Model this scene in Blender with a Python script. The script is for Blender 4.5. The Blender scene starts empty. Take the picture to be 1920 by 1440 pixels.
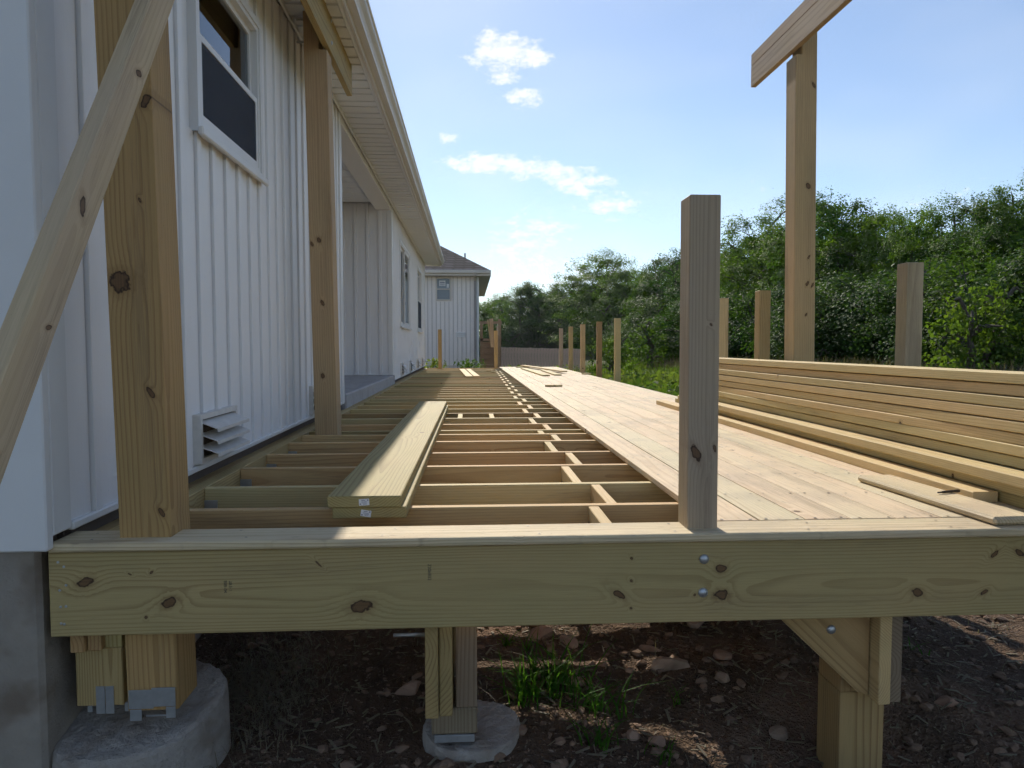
import bpy, bmesh, math, random
from mathutils import Vector, Matrix
R = math.radians
random.seed(7)
S = bpy.context.scene
COL = S.collection

# ------------------------------------------------------------------ camera, sky, sun, exposure
cam = bpy.data.cameras.new('camera'); cam.sensor_width = 36; cam.lens = 1330 / 1920 * 36
cam.clip_start = .02; cam.clip_end = 3000
camo = bpy.data.objects.new('camera', cam); COL.objects.link(camo)
camo.location = (0, 0, .56); camo.rotation_euler = (R(90 - 3.0987), 0, R(-3.4372))
S.camera = camo

SUN_AZ, SUN_EL = R(-4.0), R(35.9)          # azimuth from +Y towards +X
sl = bpy.data.lights.new('sun', 'SUN'); sl.energy = 4.3; sl.angle = R(.55); sl.color = (1, .92, .79)
so = bpy.data.objects.new('sun', sl); COL.objects.link(so)
sd = Vector((math.sin(SUN_AZ) * math.cos(SUN_EL), math.cos(SUN_AZ) * math.cos(SUN_EL), math.sin(SUN_EL)))
so.rotation_euler = sd.to_track_quat('Z', 'Y').to_euler()
so.location = sd * 50

class NT:
    """small helper for node trees"""
    def __init__(s, nt): s.t = nt; s.n = nt.nodes; s.l = nt.links
    def node(s, typ, **kw):
        n = s.n.new(typ)
        for k, v in kw.items(): setattr(n, k, v)
        return n
    def put(s, inp, v):
        if isinstance(v, bpy.types.NodeSocket): s.l.new(v, inp)
        elif v is not None:
            try: inp.default_value = v
            except Exception: inp.default_value = (*v, 1) if len(v) == 3 else v
    def m(s, op, a=0, b=None, c=None, clamp=False):
        n = s.node('ShaderNodeMath', operation=op, use_clamp=clamp)
        for i, v in enumerate((a, b, c)):
            if v is not None: s.put(n.inputs[i], v)
        return n.outputs[0]
    def mix(s, f, a, b, blend='MIX'):
        n = s.node('ShaderNodeMix', data_type='RGBA', blend_type=blend)
        s.put(n.inputs[0], f)
        for i, v in ((6, a), (7, b)):
            s.put(n.inputs[i], (*v, 1) if isinstance(v, (tuple, list)) and len(v) == 3 else v)
        return n.outputs[2]
    def smooth(s, x, a, b, lo=0., hi=1.):
        n = s.node('ShaderNodeMapRange', interpolation_type='SMOOTHSTEP')
        for i, v in enumerate((x, a, b, lo, hi)): s.put(n.inputs[i], v)
        return n.outputs[0]
    def lin(s, x, a, b, lo=0., hi=1.):
        n = s.node('ShaderNodeMapRange')
        for i, v in enumerate((x, a, b, lo, hi)): s.put(n.inputs[i], v)
        return n.outputs[0]
    def xyz(s, x, y, z):
        n = s.node('ShaderNodeCombineXYZ')
        for i, v in enumerate((x, y, z)): s.put(n.inputs[i], v)
        return n.outputs[0]
    def noise(s, vec, scale=1., detail=2., rough=.5, dist=0., out=0):
        n = s.node('ShaderNodeTexNoise'); s.put(n.inputs['Vector'], vec)
        n.inputs['Scale'].default_value = scale; n.inputs['Detail'].default_value = detail
        n.inputs['Roughness'].default_value = rough; n.inputs['Distortion'].default_value = dist
        return n.outputs[out]
    def sep(s, v):
        n = s.node('ShaderNodeSeparateXYZ'); s.put(n.inputs[0], v); return n.outputs

W = bpy.data.worlds.new('World'); S.world = W; W.use_nodes = True
w = NT(W.node_tree); w.n.clear()
sky = w.node('ShaderNodeTexSky', sky_type='NISHITA', sun_disc=False, sun_elevation=SUN_EL, sun_rotation=SUN_AZ,
             altitude=300, air_density=1.0, dust_density=.18, ozone_density=2.6)
tc = w.node('ShaderNodeTexCoord')
dx, dy, dz = w.sep(tc.outputs['Generated'])
az = w.m('MULTIPLY', w.m('ARCTAN2', dx, dy), 57.29578)
el = w.m('MULTIPLY', w.m('ARCSINE', dz), 57.29578)
cv = w.xyz(w.m('MULTIPLY', az, .55), el, 0)
n1 = w.noise(cv, 1.15, 6, .74, 0)
n2 = w.noise(w.xyz(w.m('MULTIPLY', az, .10), w.m('MULTIPLY', el, .25), 3.7), 1., 1, .5)
clouds = [(3.6, 13.9, 6.5, .8, .8), (9., 12.8, 4.5, 1.0, .75), (6.5, 9.6, 3.2, 1.4, .62), (3.2, 7.2, 2.6, 2.2, .6), (2.9, 21.9, 3.6, 1.5, 1.0), (4.9, 21.6, 2.6, .9, .9), (1.6, 22.9, 1.3, .9, .9), (4.3, 18.9, 2.1, .9, .9), (2.8, 20.2, 1.9, .6, .8),
          (1.6, 14.2, 5.0, .9, .95), (6.5, 13.5, 4.6, 1.0, .8), (8.6, 12.2, 2.8, 1.1, .7), (11.5, 10.9, 3.6, 1.6, .62), (-1.4, 15.9, 1.4, .6, .6),
          (4.6, 8.2, 4.6, 3.2, .62), (8.5, 5.5, 9., 2.6, .55), (35., 9.6, 6.5, 1.4, .4), (21.9, 12.0, 1.3, 1.0, .42), (27., 9.0, 4., 1.2, .3),
          (-40., 17., 9., 2., .8), (62., 20., 8., 2., .8), (150., 24., 14., 3., .8), (-110., 18., 14., 3., .8)]
acc = None; ae = w.xyz(az, el, 0)
for (ca, ce, ra, re, am) in clouds:
    q = w.node('ShaderNodeVectorMath', operation='MULTIPLY_ADD'); w.put(q.inputs[0], ae)
    q.inputs[1].default_value = (1 / ra, 1 / re, 0); q.inputs[2].default_value = (-ca / ra, -ce / re, 0)
    ln = w.node('ShaderNodeVectorMath', operation='LENGTH'); w.put(ln.inputs[0], q.outputs[0])
    k = w.smooth(ln.outputs['Value'], 1.45, .1, 0., am)
    acc = k if acc is None else w.m('MAXIMUM', acc, k)
body = w.smooth(w.m('ADD', w.m('MULTIPLY', acc, .50), w.m('MULTIPLY', n1, 1.15)), .68, 1.08)
veil = w.m('MULTIPLY', w.smooth(n2, .3, .75, .5, 1.), w.smooth(el, 45., 3., .06, .20))
cov = w.m('MAXIMUM', w.m('MULTIPLY', body, .80), veil)
hz = w.smooth(el, 16., 0., 0., .22)
cov = w.m('MAXIMUM', cov, hz)
bg = w.node('ShaderNodeBackground')
colr = w.mix(cov, sky.outputs[0], (8.2, 8.2, 8.3))
w.put(bg.inputs[0], colr); bg.inputs[1].default_value = .118
W.cycles.sampling_method = 'MANUAL'; W.cycles.sample_map_resolution = 256
wo = w.node('ShaderNodeOutputWorld'); w.l.new(bg.outputs[0], wo.inputs[0])

S.view_settings.view_transform = 'Standard'; S.view_settings.look = 'None'
S.view_settings.exposure = .25; S.view_settings.gamma = 1; S.view_settings.use_curve_mapping = False
S.cycles.max_bounces = 6; S.cycles.diffuse_bounces = 3; S.cycles.glossy_bounces = 2; S.cycles.transmission_bounces = 4; S.cycles.transparent_max_bounces = 8
S.cycles.use_adaptive_sampling = True; S.cycles.adaptive_threshold = .04; S.cycles.adaptive_min_samples = 12

# ------------------------------------------------------------------ materials
def mat(name):
    m = bpy.data.materials.new(name); m.use_nodes = True
    t = NT(m.node_tree); t.n.clear()
    out = t.node('ShaderNodeOutputMaterial'); b = t.node('ShaderNodeBsdfPrincipled')
    t.l.new(b.outputs[0], out.inputs[0])
    t.out = out; t.b = b
    return m, t
def bump(t, h, strength=.3, dist=.01):
    n = t.node('ShaderNodeBump'); n.inputs['Strength'].default_value = strength; n.inputs['Distance'].default_value = dist
    t.put(n.inputs['Height'], h); t.l.new(n.outputs[0], t.b.inputs['Normal'])

def wood(name, early, late, ring=.0075, knots=None, kscale=4.6, krad=.013, grey=0., var=.5, pith=(.02, -.13), contrast=.75, rough=.72, dirt=0.):
    """solid-wood texture: local X runs along the grain; rings round a pith that lies off the board"""
    m, t = mat(name)
    co = t.node('ShaderNodeTexCoord').outputs['Object']
    rnd = t.node('ShaderNodeObjectInfo').outputs['Random']
    x, y, z = t.sep(co)
    if knots is None:
        ox = t.m('MULTIPLY', rnd, 91.)
        xs = t.m('ADD', x, ox)
        r2 = t.m('FRACT', t.m('MULTIPLY', rnd, 17.31)); r3 = t.m('FRACT', t.m('MULTIPLY', rnd, 53.7))
    else:
        xs = x; r2 = .5; r3 = .4
    # knots
    if knots is None:
        v = t.node('ShaderNodeTexVoronoi', feature='F1'); v.inputs['Scale'].default_value = kscale
        t.put(v.inputs['Vector'], t.xyz(t.m('MULTIPLY', xs, .8), y, t.m('MULTIPLY', z, .55)))
        vr = t.sep(v.outputs['Color'])[0]
        kr = t.lin(vr, 0, 1, krad * .35, krad * 1.25)
        D = t.m('DIVIDE', t.m('DIVIDE', v.outputs['Distance'], kscale), kr)
    else:
        D = None
        wob = t.noise(t.xyz(x, y, 0), 60, 2)
        for (kx, ky, rx, ry) in knots:
            q = t.m('SQRT', t.m('ADD', t.m('POWER', t.m('ABSOLUTE', t.m('DIVIDE', t.m('ADD', t.m('SUBTRACT', x, kx), t.m('MULTIPLY', t.m('SUBTRACT', y, ky), .9 * math.sin(kx * 37))), rx)), 2.),
                                t.m('POWER', t.m('ABSOLUTE', t.m('DIVIDE', t.m('SUBTRACT', y, ky), ry)), 2.)))
            D = q if D is None else t.m('MINIMUM', D, q)
        D = t.m('ADD', D, t.m('MULTIPLY', t.m('SUBTRACT', wob, .5), 1.1))
    dn = t.noise(t.xyz(t.m('MULTIPLY', xs, .85), t.m('MULTIPLY', y, 9), t.m('MULTIPLY', z, 9)), 1., 1., .5, 0, 1)
    na, nb, nc = t.sep(dn)
    amp = .030
    py = t.m('ADD', t.m('SUBTRACT', y, t.m('MULTIPLY', t.m('SUBTRACT', r2, .5), .16) if knots is None else pith[0]), t.m('MULTIPLY', t.m('SUBTRACT', na, .5), amp))
    pz = t.m('ADD', t.m('SUBTRACT', z, t.m('MULTIPLY', t.m('SUBTRACT', t.m('MULTIPLY', r3, .6), 1.), .16) if knots is None else pith[1]), t.m('MULTIPLY', t.m('SUBTRACT', nb, .5), amp))
    r = t.m('SQRT', t.m('ADD', t.m('MULTIPLY', py, py), t.m('MULTIPLY', pz, pz)))
    flow = t.m('EXPONENT', t.m('MULTIPLY', t.m('POWER', t.m('DIVIDE', D, 2.3), 2.), -1.))
    r = t.m('ADD', r, t.m('MULTIPLY', flow, .014))
    ph = t.m('DIVIDE', t.m('ADD', r, t.m('MULTIPLY', t.m('SUBTRACT', nc, .5), .012)), ring)
    fr = t.m('FRACT', ph)                              # slow rise to dark latewood, sharp drop
    late_m = t.m('MULTIPLY', t.smooth(fr, .45, .90), t.smooth(fr, 1., .94))
    late_m = t.m('MULTIPLY', late_m, t.smooth(nc, .25, .65, contrast * .35, contrast))
    fib = t.noise(t.xyz(t.m('MULTIPLY', xs, 9), t.m('MULTIPLY', y, 420), t.m('MULTIPLY', z, 420)), 1., 1., .6)
    blot = t.noise(t.xyz(t.m('MULTIPLY', xs, 1.1), t.m('MULTIPLY', y, 3.2), t.m('MULTIPLY', z, 3.2)), 1.7, 2, .6)
    c = t.mix(late_m, early, late)
    c = t.mix(1., c, t.mix(blot, (.86, .92, .84), (1.1, 1.02, .98)), 'MULTIPLY')
    hv = t.mix(t.smooth(t.m('FRACT', t.m('MULTIPLY', rnd, 7.77)), 0, 1), (1 - .16 * var, 1 + .04 * var, 1 - .10 * var), (1 + .13 * var, 1 - .06 * var, 1 - .10 * var))
    c = t.mix(1., c, hv, 'MULTIPLY')
    vv = t.lin(t.m('FRACT', t.m('MULTIPLY', rnd, 29.3)), 0, 1, 1 - .22 * var, 1 + .14 * var)
    fv = t.lin(fib, .2, .8, .88, 1.1)
    c = t.mix(1., c, t.xyz(t.m('MULTIPLY', vv, fv), t.m('MULTIPLY', vv, fv), t.m('MULTIPLY', vv, fv)), 'MULTIPLY')
    if grey: c = t.mix(t.m('MULTIPLY', t.smooth(blot, .3, .7), grey), c, (.36, .30, .235))
    c = t.mix(t.m('MULTIPLY', t.smooth(t.m('MULTIPLY', na, t.m('ADD', fib, .45)), .58, .74), .35), c, (.12, .085, .055))
    if dirt:
        gp_ = t.node('ShaderNodeNewGeometry').outputs['Position']
        d1 = t.noise(gp_, 2.6, 3, .65); d2 = t.noise(t.xyz(t.m('MULTIPLY', xs, 14), t.m('MULTIPLY', y, 70), 0), 1., 2, .6)
        c = t.mix(t.m('MULTIPLY', t.smooth(d1, .46, .68), dirt), c, (.36, .29, .215))
        c = t.mix(t.m('MULTIPLY', t.m('MULTIPLY', t.smooth(d2, .60, .72), t.smooth(d1, .35, .6)), dirt * 1.5), c, (.20, .145, .10))
    halo = t.smooth(D, 2.1, .9); core = t.smooth(D, 1.08, .86); rim = t.m('MULTIPLY', core, t.smooth(D, .55, .9))
    c = t.mix(t.m('MULTIPLY', halo, .45), c, t.mix(.5, late, (.16, .085, .03)))
    c = t.mix(t.m('MULTIPLY', core, .86), c, t.mix(fib, (.075, .036, .016), (.17, .09, .042)))
    c = t.mix(t.m('MULTIPLY', rim, .8), c, (.022, .012, .008))
    t.put(t.b.inputs['Base Color'], c); t.b.inputs['Roughness'].default_value = rough
    t.b.inputs['Specular IOR Level'].default_value = .3
    bump(t, fib, .25, .0018)
    return m

M = {}
GE, GL = (.455, .335, .165), (.26, .165, .07)
RIMC = .5525
rk = [(-1.048, -.085, .020, .014), (-.826, -.145, .020, .014), (-.305, -.168, .030, .017), (.424, -.149, .014, .013), (.721, -.081, .015, .013),
      (.724, -.156, .021, .014), (1.31, -.162, .017, .012), (1.542, -.052, .008, .011), (1.514, -.166, .009, .008), (1.62, -.05, .012, .012), (-.872, -.06, .004, .004),
      (-.93, -.064, .003, .003), (.46, -.045, .004, .004), (.46, -.11, .004, .004), (.46, -.19, .004, .004), (.645, -.155, .004, .004), (-.89, -.185, .004, .004), (-.42, -.045, .003, .008), (2.0, -.1, .03, .02)]
M['rim'] = wood('rim_wood', (.425, .33, .16), (.245, .165, .07), ring=.0060, contrast=.6, knots=[(a - RIMC, b + .1175, c, d) for a, b, c, d in rk], pith=(-.012, -.10), var=.0)
M['green'] = wood('treated_pine_green', GE, GL)
M['tan'] = wood('treated_pine_tan', (.62, .45, .235), (.42, .265, .125), var=.45)
M['deck'] = wood('deck_pine', (.70, .575, .415), (.53, .39, .25), ring=.011, kscale=5.2, krad=.012, contrast=.6, var=.25, dirt=.32)
M['border'] = wood('border_pine', (.68, .54, .38), (.46, .33, .21), ring=.009, kscale=5.5, krad=.010, var=.3, dirt=.4)
M['grey'] = wood('weathered_pine', (.50, .375, .245), (.32, .22, .135), grey=.35, ring=.011, krad=.016)
M['lumber'] = wood('lumber_pine', (.65, .505, .285), (.46, .315, .15), var=.32, krad=.011, contrast=.55)
M['brown'] = wood('brown_post_pine', (.40, .27, .13), (.23, .14, .06), ring=.012, krad=.02, var=.45, pith=(.0, -.05))
M['post'] = wood('tan_post_pine', (.54, .37, .18), (.34, .21, .09), ring=.012, krad=.014, var=.5, contrast=.5)

PC = (.99 - .235) / 2
M['railfront'] = wood('front_post_pine', (.46, .35, .235), (.30, .21, .135), ring=.010, grey=.5, knots=[(.248 - PC, -.021, .020, .015), (.262 - PC, .034, .010, .005), (.62 - PC, .02, .004, .004)], pith=(.02, -.06), var=0.)
NC = (2.62 - .470) / 2
M['nearpost'] = wood('near_post_pine', (.43, .275, .12), (.25, .145, .055), ring=.012, knots=[(.735 - NC, -.035, .030, .026), (1.22 - NC, .056, .016, .013), (.955 - NC, .027, .006, .005), (.43 - NC, .033, .011, .010), (.095 - NC, .047, .010, .009), (-.2 - NC, .04, .014, .014)], pith=(.015, -.05), var=0., contrast=.6)
M['farpost'] = wood('far_post_pine', (.47, .335, .20), (.32, .21, .12), ring=.013, knots=[(1.215 + .9, -.012, .016, .014), (1.19 + .9, -.055, .014, .010), (.825 + .9, .0, .015, .012), (.37 + .9, -.012, .016, .013)], pith=(.0, -.06), var=0., contrast=.55)
M['rightpost'] = wood('right_post_pine', (.50, .355, .19), (.36, .235, .115), ring=.013, knots=[(2.22 + .7, .048, .014, .012), (1.585 + .7, .018, .018, .015), (1.13 + .7, .025, .010, .009), (.96 + .7, .016, .013, .011), (.95 + .7, .050, .011, .009), (.76 + .7, .010, .009, .008)], pith=(-.02, -.07), var=0., contrast=.45)
M['brace'] = wood('brace_pine', (.58, .44, .285), (.42, .30, .18), ring=.018, grey=.35, contrast=.5, knots=[(.25, .005, .012, .016), (-.02, -.02, .006, .008), (.62, .02, .010, .008), (-.30, .01, .016, .014), (-.75, -.01, .012, .012)], pith=(.01, -.03), var=0.)
M['darkpost'] = wood('dark_post_pine', (.25, .19, .135), (.15, .105, .07), ring=.010, var=.2)
def simple(name, col, rough=.6, noise_amt=.15, nscale=30., metal=0., spec=.5, bmp=0., stretch=(1, 1, 1), coords='Object'):
    m, t = mat(name)
    co = t.node('ShaderNodeTexCoord').outputs[coords]
    x, y, z = t.sep(co)
    n = t.noise(t.xyz(t.m('MULTIPLY', x, stretch[0]), t.m('MULTIPLY', y, stretch[1]), t.m('MULTIPLY', z, stretch[2])), nscale, 2, .6)
    c = t.mix(n, tuple(v * (1 - noise_amt) for v in col), tuple(min(1, v * (1 + noise_amt)) for v in col))
    t.put(t.b.inputs['Base Color'], c); t.b.inputs['Roughness'].default_value = rough
    t.b.inputs['Metallic'].default_value = metal; t.b.inputs['Specular IOR Level'].default_value = spec
    if bmp: bump(t, n, bmp, .004)
    return m
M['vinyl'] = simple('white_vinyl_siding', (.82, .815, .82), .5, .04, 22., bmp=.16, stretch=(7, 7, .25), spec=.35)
M['trim'] = simple('white_vinyl_trim', (.72, .715, .71), .45, .03, 8., spec=.4)
M['soffit'] = simple('pale_soffit', (.70, .72, .745), .5, .04, 8., spec=.3)
M['gutter'] = simple('gutter_metal', (.62, .59, .55), .38, .05, 6., spec=.5)
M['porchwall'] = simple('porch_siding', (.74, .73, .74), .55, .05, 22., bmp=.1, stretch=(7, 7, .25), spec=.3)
M['inside'] = simple('dark_room', (.03, .03, .032), .9, .1)
M['blind'] = simple('window_blind', (.30, .30, .31), .6, .04)
M['darkgap'] = simple('dark_flashing', (.095, .07, .055), .8, .2)
M['galv'] = simple('galvanised_steel', (.46, .48, .50), .42, .22, 40., metal=.75)
M['steel'] = simple('dark_steel', (.10, .085, .075), .4, .2, 90., metal=.8)
M['ink'] = simple('stamp_ink', (.045, .045, .038), .9, .3, 300.)
M['paper'] = simple('paper_tag', (.70, .70, .72), .7, .04)
M['print'] = simple('tag_print', (.26, .27, .34), .8, .2, 400.)
M['nb'] = simple('neighbour_siding', (.82, .76, .72), .6, .04, 6., spec=.3)
M['nbtrim'] = simple('neighbour_trim', (.60, .54, .48), .5, .05, 6., spec=.3)
M['nbgroove'] = simple('neighbour_groove_shade', (.56, .51, .485), .6, .04, 6.)  # darker siding tone that paints the shade lines of the grooves
M['nbdark'] = simple('neighbour_downspout', (.27, .245, .235), .5, .05, 6.)
M['brownwood'] = simple('old_brown_timber', (.30, .195, .115), .8, .35, 9., stretch=(1, 8, 8))
M['picket'] = simple('fence_picket', (.70, .47, .34), .85, .3, 5., stretch=(6, 6, .6))
M['louver'] = simple('dusty_white_louver', (.66, .63, .59), .55, .16, 26., bmp=.1)

def concrete(name, col, dirt, bmp=.5, sc=26.):
    m, t = mat(name)
    co = t.node('ShaderNodeTexCoord').outputs['Object']
    a = t.noise(co, sc, 5, .65); b = t.noise(co, 5., 3, .6); p = t.noise(co, 130., 3, .6)
    c = t.mix(a, tuple(v * .72 for v in col), tuple(v * 1.2 for v in col))
    c = t.mix(t.smooth(b, .46, .66), c, dirt)
    c = t.mix(t.smooth(p, .68, .76), c, tuple(v * .4 for v in col))
    t.put(t.b.inputs['Base Color'], c); t.b.inputs['Roughness'].default_value = .9
    t.b.inputs['Specular IOR Level'].default_value = .2
    bump(t, t.m('ADD', a, t.m('ADD', t.m('MULTIPLY', p, .4), b)), bmp, .012)
    return m
M['footing'] = concrete('rough_footing_concrete', (.37, .335, .30), (.25, .21, .175), .9, 60.)
M['found'] = concrete('foundation_concrete', (.30, .265, .225), (.19, .15, .115), .5, 12.)
M['slab'] = concrete('slab_concrete', (.42, .405, .40), (.36, .34, .33), .2)

def stone_mat(name, col):
    m, t = mat(name)
    co = t.node('ShaderNodeTexCoord').outputs['Object']; rnd = t.node('ShaderNodeObjectInfo').outputs['Random']
    n = t.noise(co, 30., 6, .65); n2 = t.noise(co, 7., 3, .6)
    c = t.mix(n, tuple(v * .6 for v in col), tuple(v * 1.25 for v in col))
    c = t.mix(t.smooth(n2, .45, .7), c, (.14, .095, .065))
    c = t.mix(t.m('MULTIPLY', rnd, .5), c, (.33, .16, .10))
    t.put(t.b.inputs['Base Color'], c); t.b.inputs['Roughness'].default_value = .92
    bump(t, n, .5, .01); return m
M['stone'] = stone_mat('tan_rock', (.34, .245, .175))
M['pebble'] = stone_mat('pebbles', (.22, .145, .095))

def glass(name, tint):
    m, t = mat(name)
    t.b.inputs['Base Color'].default_value = (*tint, 1); t.b.inputs['Roughness'].default_value = .02
    tr = t.node('ShaderNodeBsdfTransparent'); tr.inputs[0].default_value = (.55, .6, .62, 1)
    fr = t.node('ShaderNodeFresnel'); fr.inputs[0].default_value = 1.55
    gl = t.node('ShaderNodeBsdfGlossy'); gl.inputs[0].default_value = (.95, .97, 1, 1); gl.inputs[1].default_value = .015
    mx = t.node('ShaderNodeMixShader'); t.l.new(t.m('MULTIPLY', fr.outputs[0], 1.05, clamp=True), mx.inputs[0])
    t.l.new(tr.outputs[0], mx.inputs[1]); t.l.new(gl.outputs[0], mx.inputs[2]); t.l.new(mx.outputs[0], t.out.inputs[0])
    return m
M['glass'] = glass('window_glass', (.02, .02, .025))
def screen_mat():
    m, t = mat('insect_screen')
    t.b.inputs['Base Color'].default_value = (.035, .04, .055, 1); t.b.inputs['Roughness'].default_value = .8
    tr = t.node('ShaderNodeBsdfTransparent'); mx = t.node('ShaderNodeMixShader'); mx.inputs[0].default_value = .72
    t.l.new(tr.outputs[0], mx.inputs[1]); t.l.new(t.b.outputs[0], mx.inputs[2]); t.l.new(mx.outputs[0], t.out.inputs[0]); return m
M['screen'] = screen_mat()

def leaf_mat(name, c1, c2, trans=.45, rough=.55):
    m, t = mat(name)
    geo = t.node('ShaderNodeNewGeometry'); rnd = t.node('ShaderNodeObjectInfo').outputs['Random']
    n = t.noise(geo.outputs['Position'], 1.1, 1, .6); n2 = t.noise(geo.outputs['Position'], 9., 0)
    f = t.m('ADD', t.m('MULTIPLY', n, .85), t.m('ADD', t.m('MULTIPLY', n2, .25), t.m('MULTIPLY', t.m('SUBTRACT', rnd, .5), .55)))
    c = t.mix(t.smooth(f, .25, .85), c1, c2)
    t.put(t.b.inputs['Base Color'], c); t.b.inputs['Roughness'].default_value = rough; t.b.inputs['Specular IOR Level'].default_value = .05
    tl = t.node('ShaderNodeBsdfTranslucent'); t.put(tl.inputs[0], t.mix(1., c, (1.55, 1.7, .55), 'MULTIPLY'))
    mx = t.node('ShaderNodeMixShader'); mx.inputs[0].default_value = trans
    t.l.new(t.b.outputs[0], mx.inputs[1]); t.l.new(tl.outputs[0], mx.inputs[2]); t.l.new(mx.outputs[0], t.out.inputs[0]); return m
M['leaf'] = leaf_mat('tree_leaves', (.040, .092, .026), (.115, .185, .036), .40)
M['leafshade'] = leaf_mat('shaded_shrub_leaves', (.032, .072, .024), (.075, .125, .034), .35)  # leaf colour darkened to imitate the shadow low in the treeline
M['leafbright'] = leaf_mat('bush_leaves', (.065, .115, .026), (.12, .17, .036), .45)
M['grass'] = leaf_mat('grass_blades', (.06, .105, .028), (.15, .18, .055), .45)
M['clump'] = leaf_mat('lush_grass', (.05, .12, .02), (.10, .20, .03), .5)
M['straw'] = leaf_mat('dead_grass', (.13, .11, .085), (.25, .215, .165), .25)
M['bark'] = simple('tree_bark', (.085, .07, .055), .9, .35, 14., stretch=(3, 3, .6), bmp=.5)

def ground_mat():
    m, t = mat('ground_soil')
    geo = t.node('ShaderNodeNewGeometry').outputs['Position']; x, y, z = t.sep(geo)
    a = t.noise(geo, 9., 5, .7); b = t.noise(geo, 55., 2, .7); c0 = t.noise(geo, 1.1, 2, .6)
    soil = t.mix(a, (.050, .034, .024), (.165, .108, .070))
    soil = t.mix(t.smooth(b, .60, .72), soil, (.33, .25, .185))
    soil = t.mix(t.smooth(c0, .5, .7, 0, .6), soil, (.29, .18, .12))
    grass = t.mix(a, (.045, .065, .022), (.12, .12, .05))
    far = t.m('MAXIMUM', t.smooth(t.m('ADD', x, t.m('MULTIPLY', c0, 3.)), 4.2, 6.0), t.smooth(t.m('ADD', y, t.m('MULTIPLY', c0, 2.)), 17., 20.))
    col = t.mix(far, soil, grass)
    t.put(t.b.inputs['Base Color'], col); t.b.inputs['Roughness'].default_value = .95; t.b.inputs['Specular IOR Level'].default_value = .15
    bump(t, t.m('ADD', a, t.m('MULTIPLY', b, .7)), 1., .06); return m
M['ground'] = ground_mat()

def shingle_mat():
    m, t = mat('roof_shingles')
    co = t.node('ShaderNodeTexCoord').outputs['Object']
    b = t.node('ShaderNodeTexBrick'); x, y, z = t.sep(co)
    t.put(b.inputs['Vector'], t.xyz(t.m('ADD', x, y), t.m('MULTIPLY', z, 1.35), 0)); b.inputs['Scale'].default_value = 1.
    b.inputs['Brick Width'].default_value = .42; b.inputs['Row Height'].default_value = .16; b.inputs['Mortar Size'].default_value = .034; b.inputs['Mortar Smooth'].default_value = .3
    b.inputs['Color1'].default_value = (.040, .034, .042, 1); b.inputs['Color2'].default_value = (.105, .09, .105, 1); b.inputs['Mortar'].default_value = (.006, .005, .007, 1)
    n = t.noise(co, 40., 3)
    t.put(t.b.inputs['Base Color'], t.mix(n, t.mix(.25, b.outputs[0], (.05, .045, .05)), b.outputs[0])); t.b.inputs['Roughness'].default_value = .9
    bump(t, b.outputs[1], -.6, .02); return m
M['shingle'] = shingle_mat()

# ------------------------------------------------------------------ object helpers
MW = {}
def add(name, mesh, material=None, parent=None, mw=None, **props):
    o = bpy.data.objects.new(name, mesh); COL.objects.link(o)
    if mesh is not None and material is not None and not mesh.materials: mesh.materials.append(M[material] if isinstance(material, str) else material)
    mw = mw or Matrix.Identity(4); MW[o.name] = mw
    if parent is not None:
        o.parent = parent; o.matrix_basis = MW[parent.name].inverted() @ mw
    else: o.matrix_basis = mw
    for k, v in props.items(): o[k] = v
    return o
def empty(name, loc, label, category, group=None):
    o = add(name, None, None, None, Matrix.Translation(loc), label=label, category=category)
    o.empty_display_size = .1
    if group: o['group'] = group
    return o
def axes(origin, xd, yd):
    xd = Vector(xd).normalized(); yd = Vector(yd); yd = (yd - xd * xd.dot(yd)).normalized(); zd = xd.cross(yd)
    m = Matrix((xd, yd, zd)).transposed().to_4x4(); m.translation = Vector(origin); return m
T = lambda *p: Matrix.Translation(p)
def mesh_of(name, v, f):
    me = bpy.data.meshes.new(name); me.from_pydata([tuple(p) for p in v], [], f); me.validate(); me.update(); return me
CACHE = {}
def box_mesh(l, wd, t, bev=.0025, seg=1):
    k = (round(l, 4), round(wd, 4), round(t, 4), bev, seg)
    def make():
        bm = bmesh.new(); bmesh.ops.create_cube(bm, size=1)
        for v in bm.verts: v.co = Vector((v.co.x * l, v.co.y * wd, v.co.z * t))
        if bev:
            bmesh.ops.bevel(bm, geom=bm.edges[:], offset=bev, segments=seg, affect='EDGES', profile=.5)
        me = bpy.data.meshes.new('board'); bm.to_mesh(me); bm.free(); return me
    return k, make
def box(l, wd, t, material, bev=.0025, seg=1):
    k, make = box_mesh(l, wd, t, bev, seg); k = k + (str(material),)
    if k not in CACHE:
        me = make(); me.materials.append(M[material] if isinstance(material, str) else material); CACHE[k] = me
    return CACHE[k]
def warped(l, wd, t, seed, amp):
    q_ = random.Random(seed); n = 14; v = []; f = []; b = .003; a1, a2, a3, a4 = (q_.uniform(-1, 1) for _ in range(4)); h, k = wd / 2, t / 2
    for i in range(n + 1):
        s_ = i / n; dy = amp * (a1 * math.sin(math.pi * s_) + .4 * a2 * math.sin(2.7 * math.pi * s_)); dz = amp * .45 * (a3 * math.sin(math.pi * s_ * 1.5) + .5 * a4 * math.sin(math.pi * 3.3 * s_)); tw = .012 * a4 * s_
        x = -l / 2 + l * s_
        for (y, z) in ((-h + b, -k), (h - b, -k), (h, -k + b), (h, k - b), (h - b, k), (-h + b, k), (-h, k - b), (-h, -k + b)): v.append((x, y + dy, z + dz * .35 + tw * y))
    for i in range(n):
        for j in range(8): f.append((i * 8 + j, i * 8 + (j + 1) % 8, i * 8 + 8 + (j + 1) % 8, i * 8 + 8 + j))
    f.append(tuple(range(7, -1, -1))); f.append(tuple(range(n * 8, n * 8 + 8)))
    return mesh_of('warped_board', v, f)
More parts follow.
